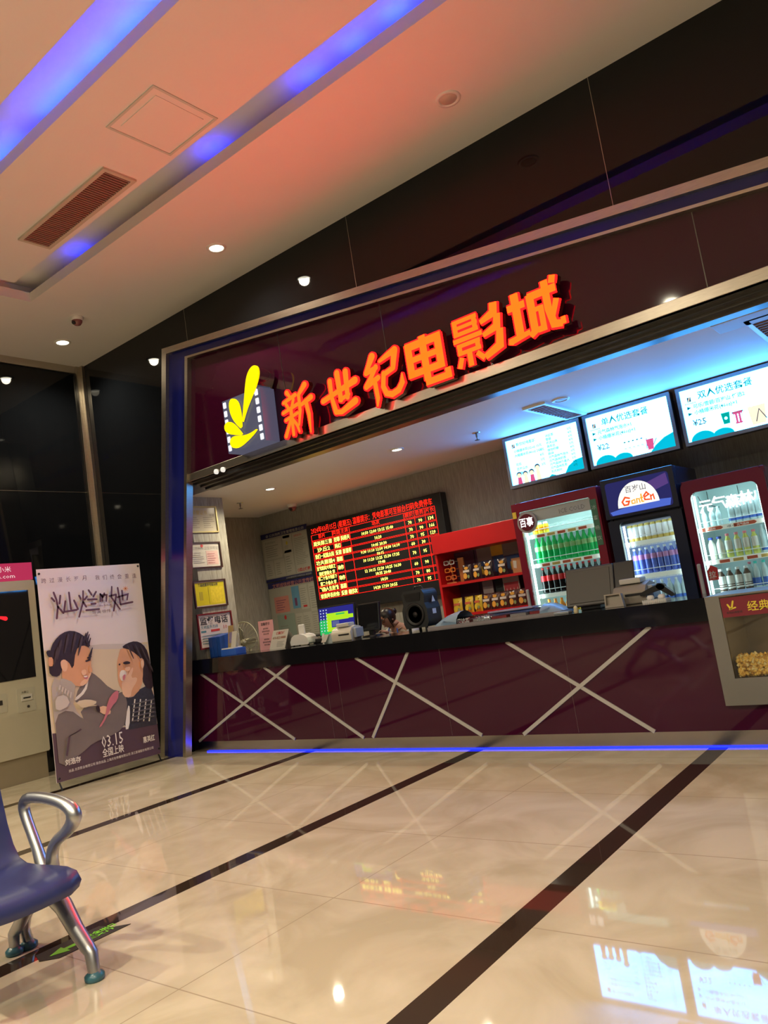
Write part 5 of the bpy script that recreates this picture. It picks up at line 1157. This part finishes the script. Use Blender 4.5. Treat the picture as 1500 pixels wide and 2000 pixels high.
# stool
t = thing('stool', 'round stool under the person behind the counter', 'stool', (q+.1, PY+.15, 0))
MB().lathe([(.17, hipz-.18), (.18, hipz-.16), (.18, hipz-.13), (.16, hipz-.12), (0, hipz-.12)], (q+.1, PY+.17, 0), 24).build('seat', blackp, t)
MB().tube([(q+.1, PY+.17, .03), (q+.1, PY+.17, hipz-.17)], .022, 12).build('post', chrome, t)
MB().lathe([(.2, 0), (.2, .015), (.03, .04)], (q+.1, PY+.17, 0), 24).build('base', chrome, t)

# ------------------------------------------------------------------ film poster banner by the frame post
BXX = -8.0; y0, y1, z0, z1 = -1.73, -.45, .09, 2.34
bn = thing('film_poster_banner', 'tall film poster banner on a thin stand beside the steel post', 'banner', (BXX, (y0+y1)/2, 0))
P = Plane((BXX, y0, z0), (0, 1, 0), (0, 0, 1)); w, h = y1-y0, z1-z0
S = lambda x, y: (x*w, (1-y)*h)     # fractions from the top left
# photograph coordinates within the zoomed view of the banner -> fractions
def pz(px, py):
    p = at(px/4.168, 1080+py/4.168, 0, BXX); return ((p.y-y0), (p.z-z0))
pm_ = [mat('poster_sky', (0.825, 0.750, 0.750), .3, var=.05, vs=2), mat('poster_sand', (0.750, 0.625, 0.450), .35, var=.06, vs=2), mat('poster_hair', (0.044, 0.025, 0.027), .4, var=.4, vs=25), mat('poster_skin', (0.775, 0.400, 0.225), .4, var=.12, vs=6),
       mat('poster_greycoat', (0.213, 0.175, 0.163), .4, var=.15, vs=5), mat('poster_darkshirt', (0.050, 0.048, 0.062), .4, var=.4, vs=30), mat('poster_ink', (0.125, 0.044, 0.050), .4, var=.1), mat('poster_plum', (0.106, 0.062, 0.081), .4, var=.2, vs=3),
       mat('poster_white', (0.900, 0.850, 0.800), .4, var=.03), mat('poster_rose', (0.625, 0.200, 0.250), .4, var=.15), mat('poster_lightcoat', (0.525, 0.463, 0.425), .4, var=.12, vs=6), mat('poster_skin_light', (0.900, 0.562, 0.375), .4, var=.1, vs=6), mat('poster_orange', (0.875, 0.375, 0.150), .4, var=.1), mat('poster_fog', (0.650, 0.587, 0.550), .35, var=.06, vs=2), mat('poster_hair_light', (0.081, 0.053, 0.050), .4, var=.3, vs=25), mat('poster_plaid', (0.138, 0.125, 0.138), .4, var=.2)]
m = MB(); m.obox(P, 0, 0, -.004, w, h, 0, 0)
L0 = [0]
def shp(pts, mi, dz=None, sm=1):
    L0[0] += .0006; q = [pz(*p) for p in pts]
    for _ in range(sm):
        s2 = []
        for i in range(len(q)):
            a, b_ = q[i], q[(i+1) % len(q)]; s2 += [(a[0]*.75+b_[0]*.25, a[1]*.75+b_[1]*.25), (a[0]*.25+b_[0]*.75, a[1]*.25+b_[1]*.75)]
        q = s2
    q = [(min(max(x, .002), w-.002), min(max(y, .002), h-.002)) for x, y in q]
    ar = sum(q[i][0]*q[(i+1) % len(q)][1]-q[(i+1) % len(q)][0]*q[i][1] for i in range(len(q)))
    if ar < 0: q = q[::-1]
    m.poly(P, q, L0[0]-.0003, L0[0], mi)
shp([(250, 810), (1300, 710), (1400, 1500), (300, 1580)], 1, sm=0)
shp([(700, 745), (1190, 735), (1200, 770), (720, 790)], 13)
shp([(360, 790), (560, 790), (620, 1060), (430, 1120)], 1)
shp([(600, 1180), (720, 960), (790, 1000), (900, 1110), (1000, 1130), (760, 1290), (640, 1260)], 4, sm=1)
shp([(600, 1190), (680, 1120), (710, 1030), (722, 1035), (700, 1130), (620, 1205)], 8)
shp([(560, 1220), (640, 1215), (800, 1240), (800, 1330), (600, 1330)], 1, sm=0)
# dark band at the foot
shp([(300, 1500), (900, 1430), (1400, 1360), (1400, 1700), (380, 1950)], 7, sm=0)
shp([(640, 1260), (820, 1240), (960, 1130), (1060, 1140), (1050, 1250), (1000, 1450), (800, 1470), (700, 1400)], 4)
# right figure
shp([(1010, 1120), (1060, 1200), (1160, 1080), (1250, 1100), (1300, 1390), (1200, 1410), (1000, 1450), (1040, 1250)], 5)
shp([(985, 770), (1030, 735), (1100, 715), (1160, 740), (1205, 810), (1240, 1000), (1250, 1110), (1170, 1100), (1140, 900), (1060, 850)], 2)
shp([(980, 770), (1060, 790), (1150, 860), (1165, 960), (1150, 1100), (1060, 1190), (1000, 1130), (960, 1060), (955, 960), (950, 890), (965, 830)], 3)
shp([(1110, 870), (1165, 850), (1170, 930), (1140, 970), (1120, 940)], 3)
shp([(1000, 1170), (985, 1080), (1000, 1000), (1030, 930), (1050, 940), (1030, 1010), (1070, 930), (1085, 940), (1060, 1020), (1115, 1010), (1110, 1050), (1070, 1110), (1060, 1180)], 11)
shp([(975, 960), (1010, 950), (1030, 975), (1015, 1020), (990, 1050), (968, 1010)], 8)
for k in range(4): shp([(1090+k*45, 1190), (1100+k*45, 1190), (1080+k*45, 1370), (1070+k*45, 1370)], 8, sm=0)
shp([(1035, 1240), (1055, 1250), (1050, 1430), (1010, 1440)], 8)
# left figure
shp([(410, 1010), (520, 1050), (600, 1130), (590, 1260), (700, 1380), (820, 1420), (800, 1500), (470, 1560), (430, 1330)], 10)
shp([(440, 1330), (560, 1270), (680, 1360), (850, 1400), (960, 1390), (1000, 1430), (880, 1500), (760, 1540), (650, 1640), (480, 1760), (460, 1560)], 4)
shp([(790, 1260), (850, 1240), (900, 1280), (890, 1320), (820, 1310)], 11)
shp([(500, 900), (520, 800), (600, 740), (720, 760), (730, 830), (735, 880), (740, 950), (720, 1000), (715, 1050), (660, 1090), (600, 1080), (560, 1120), (500, 1040)], 3)
shp([(640, 1060), (720, 1000), (735, 940), (745, 970), (700, 1060), (660, 1090)], 11)
shp([(480, 1010), (610, 1060), (600, 1140), (590, 1200), (540, 1130), (490, 1080)], 10)
shp([(400, 800), (430, 720), (500, 650), (580, 630), (660, 660), (720, 720), (730, 770), (660, 750), (610, 790), (590, 960), (550, 880), (510, 880), (500, 960), (470, 1010), (420, 1000), (390, 940), (400, 880)], 2)
shp([(365, 800), (410, 790), (420, 850), (385, 850)], 2)
shp([(385, 850), (425, 850), (430, 920), (390, 930)], 3); shp([(390, 920), (450, 930), (470, 1010), (400, 1000)], 2)
shp([(485, 880), (520, 865), (545, 890), (540, 960), (510, 970), (490, 930)], 11)
shp([(665, 1000), (712, 995), (705, 1030), (680, 1025)], 9); shp([(668, 1003), (708, 998), (700, 1012), (680, 1014)], 8)
shp([(685, 875), (722, 868), (720, 880), (690, 890)], 2)
shp([(920, 1130), (960, 1120), (950, 1200), (900, 1250), (830, 1400), (790, 1430), (850, 1330), (870, 1200)], 9)
shp([(770, 1250), (800, 1240), (810, 1300), (780, 1290)], 2)
shp([(722, 895), (748, 960), (730, 975), (712, 965)], 3); shp([(648, 960), (690, 945), (700, 985), (665, 1005)], 11)
shp([(700, 850), (735, 838), (738, 848), (700, 862)], 2, sm=0)
for a, b_ in ((690, 650), (705, 640), (715, 660), (725, 690), (740, 770), (735, 800)): shp([(a-30, b_+70), (a, b_), (a+6, b_+4), (a-10, b_+80)], 2, sm=0)
for a, b_ in ((540, 650), (600, 640), (650, 670), (480, 700), (450, 760)): shp([(a, b_), (a+20, b_+20), (a-20, b_+170), (a-30, b_+165)], 14, sm=1)
shp([(985, 895), (1020, 880), (1050, 890), (1045, 905), (1000, 910)], 2); shp([(952, 905), (968, 900), (968, 915), (955, 918)], 2); shp([(1000, 935), (1050, 925), (1045, 960), (1010, 965)], 11)
shp([(985, 1000), (1012, 985), (1005, 1030), (988, 1040)], 9); shp([(1130, 880), (1158, 870), (1160, 925), (1140, 945)], 11)
for a, b_ in ((1020, 750), (1080, 740), (1130, 760), (1180, 860)): shp([(a, b_), (a+12, b_+4), (a+60, b_+110), (a+50, b_+115)], 14, sm=1)
for k in range(5): shp([(1060, 1230+k*34), (1240, 1185+k*34), (1242, 1195+k*34), (1062, 1240+k*34)], 15, sm=0)
for k in range(5): shp([(470+k*22, 1075+k*14), (482+k*22, 1080+k*14), (474+k*22, 1120+k*16), (462+k*22, 1110+k*16)], 13, sm=0)
shp([(430, 1180), (520, 1150), (560, 1240), (440, 1300)], 13); shp([(540, 1500), (520, 1650), (535, 1655), (560, 1480), (650, 1440), (640, 1430)], 7, sm=0)
shp([(600, 1210), (700, 1190), (790, 1215), (690, 1260), (640, 1260)], 1)
L0[0] += .0006
zt_ = L0[0]
def ptext(s_, px, py, hpx, mi, wpx=None, bold=0, shear=0):
    a = pz(px, py); b_ = pz(px, py-hpx); hh_ = (b_[1]-a[1]); w2 = None
    if wpx: c_ = pz(px+wpx, py-wpx*.1); w2 = c_[0]-a[0]
    m.text(P, s_, a[0], a[1], hh_, zt_+.0008, mi, w=w2, bold=bold, shear=shear)
for k, ch in enumerate('跨过漫长岁月'): ptext(ch, 320+k*67, 250-k*5, 44, 6)
for k, ch in enumerate('我们终会重逢'): ptext(ch, 760+k*60, 222-k*3, 42, 6)
# brushed title strokes
def brush(strokes, ww=26):
    for s_ in strokes:
        q = [pz(*p) for p in s_[:-1]] if isinstance(s_[-1], (int, float)) else [pz(*p) for p in s_]
        w_ = (s_[-1] if isinstance(s_[-1], (int, float)) else ww)/4.168*.0054
        m.poly(P, ribbon(q, [w_*.85, w_, w_*.8] if len(q) == 3 else [w_]*len(q), n=3), zt_+.0003, zt_+.0008, 6)
T = lambda x, y: (60+x/6.52, 1100+y/6.52)
def tz(x, y): X, Y = T(x, y); return (X*4.168, (Y-1080)*4.168)
br = [[(265, 380), (300, 470), (320, 560), (305, 710)], [(240, 450), (275, 490)], [(350, 420), (340, 520)], [(320, 560), (390, 640)], [(415, 490), (400, 610)], [(460, 380), (485, 590)], [(400, 625), (560, 600)], [(525, 480), (575, 590)],
      [(640, 360), (640, 500), (590, 690)], [(590, 420), (610, 460)], [(690, 430), (660, 470)], [(640, 500), (680, 560)], [(710, 350), (750, 410)], [(805, 370), (770, 430)], [(700, 470), (815, 465)], [(745, 525), (800, 520)], [(680, 605), (845, 590)],
      [(860, 400), (860, 490)], [(860, 400), (890, 440)], [(885, 410), (885, 485)], [(910, 390), (900, 430)], [(905, 410), (940, 410), (935, 490)],
      [(1005, 305), (1000, 440), (1110, 590)], [(1060, 420), (1030, 610)], [(975, 425), (1060, 405)], [(1080, 320), (1115, 530)], [(1075, 440), (1210, 400), (1200, 470)], [(1135, 355), (1145, 470)], [(1120, 530), (1270, 500)]]
brush([[tz(*p) for p in s_]+[17] for s_ in br])
for k in range(8):
    a = k*PI/4; cx_, cy_ = tz(1180, 330); m.poly(P, ribbon([pz(cx_, cy_), pz(cx_+20*math.cos(a), cy_+20*math.sin(a))], .008, n=2), zt_+.0003, zt_+.0008, 12)
ptext('导演 徐伟', 735, 500, 30, 6, 150); ptext('Her Brilliant', 795, 440, 22, 6, 95)
ptext('03.15', 815, 1590, 140, 8, 175); ptext('全国上映', 820, 1660, 75, 8, 175, bold=.01)
ptext('惠英红', 1150, 1545, 55, 8, 95, bold=.02); ptext('刘浩存', 515, 1730, 55, 8, 130, bold=.02)
ptext('出品 北京影业有限公司 联合出品 上海文化传播有限公司 浙江影视股份有限公司', 545, 1785, 26, 8, 700)
m.build('poster_sheet', pm_, bn)
m = MB(); m.tube([(BXX-.02, y0+.02, z0+.01), (BXX-.25, (y0+y1)/2, 1.1), (BXX-.02, y1-.02, z1-.02)], .008, 8); m.tube([(BXX-.02, y1-.02, z0+.01), (BXX-.25, (y0+y1)/2, 1.1), (BXX-.02, y0+.02, z1-.02)], .008, 8)
m.build('cross_poles', blackp, bn)
for yy_, x2 in ((y0+.03, .12), (y1-.03, .10)):
    m = MB(); m.tube([(BXX-.25, (y0+y1)/2, 1.1), (BXX-.02, yy_, .12), (BXX+.01, yy_+.02, .0)], .009, 8); m.build('leg', blackp, bn)
m = MB(); m.tube([(BXX-.25, (y0+y1)/2, 1.1), (BXX-.75, (y0+y1)/2, 0)], .009, 8); m.build('leg', blackp, bn)
for yy_, zz in ((y0+.025, z1-.05), (y1-.025, z1-.03), (y0+.03, z0+.04), (y1-.02, z0+.06)):
    MB().lathe([(.012, 0), (.012, .008), (0, .01)], (BXX, yy_, zz), 10, axis=(1, 0, 0)).build('eyelet', blackp, bn)

# ------------------------------------------------------------------ ticket kiosk on the left
KX = -9.2; ky0, ky1 = -2.1, -1.14
kk = thing('ticket_kiosk', 'cream self service ticket kiosk with dark screen at the left edge', 'kiosk', (KX-.15, (ky0+ky1)/2, 0))
kcream = mat('kiosk_cream', (.52, .48, .36), .35, var=.04); 
P = Plane((KX, ky0, 0), (0, 1, 0), (0, 0, 1)); kw = ky1-ky0
m = MB(); m.poly(P, rrect(.0, .30, kw, 2.36, .02, 3), -.28, 0); m.build('cabinet', kcream, kk, bevel=.008)
m = MB(); m.box(KX-.28, ky0+.03, 0, KX-.03, ky1-.03, .30); m.build('plinth', mat('kiosk_plinth', (.30, .25, .17), .5, var=.06), kk)
m = MB(); m.obox(P, .03, 2.37, -.15, kw-.0, 2.58, -.02, 0); P2 = Plane(P.p(0, 0, -.02), P.u, P.v)
m.text(P2, '淘票票 影城小米', .10, 2.48, .075, .002, 1, w=.60); m.text(P2, 'maoyan.com', .30, 2.40, .07, .002, 1, w=.44)
m.build('header_sign', [emit('kiosk_pink', (.45, .03, .09), .9), emit('kiosk_white', (.9, .7, .7), .9)], kk)
m = MB(); m.obox(P, .06, 1.19, 0, kw-.09, 2.24, .006, 0); m.build('screen', mat('kiosk_screen', (.008, .008, .010), .06, var=.1), kk)
m = MB(); P3 = Plane(P.p(0, 0, .006), P.u, P.v)
for pts in ([(.43, 2.02), (.47, 1.95)], [(.47, 1.95), (.57, 1.92)], [(.47, 1.95), (.45, 1.85)], [(.40, 1.93), (.47, 1.95)]): m.poly(P3, ribbon(pts, [.02, .05]), 0, .002)
m.build('screen_glow', emit('kiosk_red', (1, .02, .03), 1.2), kk)
m = MB(); m.poly(P, rrect(.62, .80, .84, 1.08, .012, 3), 0, .004, 0); m.obox(P, .67, .93, .004, .80, 1.0, .012, 1); m.obox(P, .69, .955, .012, .78, .972, .014, 2); m.lathe([(.016, 0), (.014, .01)], P.p(.745, .86, .004), 12, 2, axis=(1, 0, 0))
m.text(P, '出票口', .68, 1.02, .028, .006, 2); m.build('ticket_slot', [mat('slot_plate', (.48, .45, .35), .4, var=.03), mat('slot_pale', (.58, .56, .48), .4, var=.03), dsteel], kk)
m = MB(); m.poly(P, rrect(.30, .84, .50, 1.06, .012, 3), 0, .004, 0); m.obox(P, .36, .93, .004, .45, .985, .006, 1); m.build('card_slot', [mat('slot_plate', (.48, .45, .35)), dsteel], kk)

# ------------------------------------------------------------------ airport style bench, lower left
AY = -4.10
bnch = thing('waiting_bench', 'metal waiting bench with moulded navy plastic seats at the lower left', 'bench', (-3.7, AY, 0))
blueseat = mat('navy_seat_plastic', (.030, .038, .13), .38, var=.12, vs=4)
# seat shell profile in x-z: front edge at x=-3.33, back up to z 1.0
sp = [(-3.335, .395), (-3.325, .418), (-3.345, .436), (-3.42, .445), (-3.55, .440), (-3.68, .432), (-3.78, .432), (-3.86, .455), (-3.92, .52), (-3.965, .62), (-4.00, .74), (-4.03, .86), (-4.06, .95), (-4.075, .955)]
def shell(yn, yf):
    m = MB(); V = []; n = len(sp); K = 8
    for k in range(K+1):
        u = k/K; y = yf+(yn-yf)*u; e = min(u, 1-u)*2; d = .018*math.sin(PI*u)
        rnd_ = .05*max(0, (1-e*5))**2 if e < .2 else 0
        for i, (x, z) in enumerate(sp):
            front = max(0, 1-i/3); top = max(0, 1-(n-1-i)/3)
            V.append((x-rnd_*front+d*.6*(1 if i > 7 else 0)*-1, y, z-d*(1 if i < 8 else 0)-rnd_*top))
    F = [(k*n+i, (k+1)*n+i, (k+1)*n+i+1, k*n+i+1) for k in range(K) for i in range(n-1)]
    m.add(V, F, 0, True)
    o = m.build('seat', blueseat, bnch)
    s = o.modifiers.new('sol', 'SOLIDIFY'); s.thickness = .028; s.offset = -1
    b_ = o.modifiers.new('bev', 'BEVEL'); b_.width = .008; b_.segments = 2; b_.limit_method = 'ANGLE'; b_.angle_limit = R(60)
    return o
shell(AY-.02-.50, AY-.02)
shell(AY-.06-1.02, AY-.06-.52)
MB().box(-3.86, AY-1.25, .33, -3.76, AY+.03, .375).build('beam', alu, bnch, bevel=.006)
def arm(y):
    pts = [(-3.70, .42), (-3.715, .47), (-3.69, .53), (-3.63, .575), (-3.545, .61), (-3.49, .655), (-3.455, .685)]
    # loop: up the front post, forward bulge, along the top, down the rear post
    loop = [(-3.655, .42), (-3.645, .49), (-3.60, .545), (-3.52, .585), (-3.455, .625), (-3.42, .665), (-3.44, .70), (-3.52, .725), (-3.64, .738), (-3.76, .74), (-3.845, .728), (-3.875, .69), (-3.86, .64), (-3.82, .57), (-3.78, .50), (-3.745, .42)]
    m = MB(); R_ = [q_*1.08 for q_ in [.030, .026, .024, .024, .028, .032, .030, .026, .024, .024, .025, .025, .024, .023, .024, .030]]
    P_ = []
    n = len(loop)
    for i in range(n-1):   # Catmull-Rom through the loop
        p0, p1, p2, p3 = (Vector(loop[max(i-1, 0)]), Vector(loop[i]), Vector(loop[i+1]), Vector(loop[min(i+2, n-1)]))
        for k in range(3):
            t_ = k/3; q_ = .5*((2*p1)+(p2-p0)*t_+(2*p0-5*p1+4*p2-p3)*t_*t_+(3*p1-p0-3*p2+p3)*t_**3); P_.append(((q_.x, y, q_.y), R_[i]+(R_[i+1]-R_[i])*t_))
    P_.append(((loop[-1][0], y, loop[-1][1]), R_[-1]))
    m.tube([p for p, _ in P_], [r for _, r in P_], 12); return m.build('armrest', alu, bnch)
arm(AY+.03)
def leg(pts, rads, y, y2=None):
    m = MB(); m.tube([(x, y if y2 is None else y+(y2-y)*i/(len(pts)-1), z) for i, (x, z) in enumerate(pts)], rads, 10, flat=1.0); o = m.build('leg', alu, bnch)
    x, z = pts[-1]; yy_ = y if y2 is None else y2
    MB().lathe([(.036, 0), (.042, .006), (.042, .022), (.028, .034), (.02, .04)], (x, yy_, 0), 18).build('foot_pad', mat('teal_rubber', (.04, .13, .17), .3, var=.1), o)
leg([(-3.70, .36), (-3.62, .33), (-3.53, .28), (-3.44, .19), (-3.355, .125), (-3.335, .11), (-3.325, .03)], [.052, .046, .040, .034, .030, .029, .026], AY)
leg([(-3.74, .36), (-3.80, .31), (-3.87, .24), (-3.96, .15), (-4.01, .11), (-4.03, .095), (-4.035, .03)], [.050, .042, .034, .030, .028, .027, .024], AY)
leg([(-3.84, .33), (-3.90, .24), (-3.99, .16), (-4.04, .09), (-4.035, .03)], [.030, .030, .028, .026, .025], AY+.02, AY+.07)
leg([(-3.70, .36), (-3.62, .33), (-3.53, .28), (-3.44, .19), (-3.355, .125), (-3.335, .11), (-3.325, .03)], [.052, .046, .040, .034, .030, .029, .026], AY-1.2)
leg([(-3.74, .36), (-3.80, .31), (-3.87, .24), (-3.96, .15), (-4.01, .11), (-4.03, .095), (-4.035, .03)], [.050, .042, .034, .030, .028, .027, .024], AY-1.2)

# exit arrow on the floor
m = MB(); P = Plane((0, 0, .0), (1, 0, 0), (0, 1, 0))
m.poly(P, [(-3.89, -4.07), (-3.80, -4.10), (-3.73, -4.04), (-3.73, -3.66), (-3.80, -3.72), (-3.89, -3.74)], .0005, .003, 0)
m.poly(P, [(-3.80, -4.05), (-3.755, -3.97), (-3.845, -3.97)], .003, .004, 1); m.poly(P, [(-3.815, -3.97), (-3.785, -3.97), (-3.785, -3.86), (-3.815, -3.86)], .003, .004, 1)
P5 = Plane((-3.765, -3.855, .003), (0, 1, 0), (-1, 0, 0)); m.text(P5, '安全出口', .0, .04, .045, .001, 1, w=.16, bold=.02); m.text(P5, 'EXIT', .0, .0, .035, .001, 1, w=.14)
tag(m.build('floor_exit_sticker', [mat('sticker_dark', (.015, .013, .012), .3, var=.1), mat('arrow_green', (.22, .75, .03), .4, var=.05)], org=(-3.81, -3.87, 0)), 'dark floor sticker with a green exit arrow beside the bench leg', 'floor sticker')

# tidy: drop helper property
for o in list(bpy.data.objects):
    if '_org' in o.keys(): del o['_org']
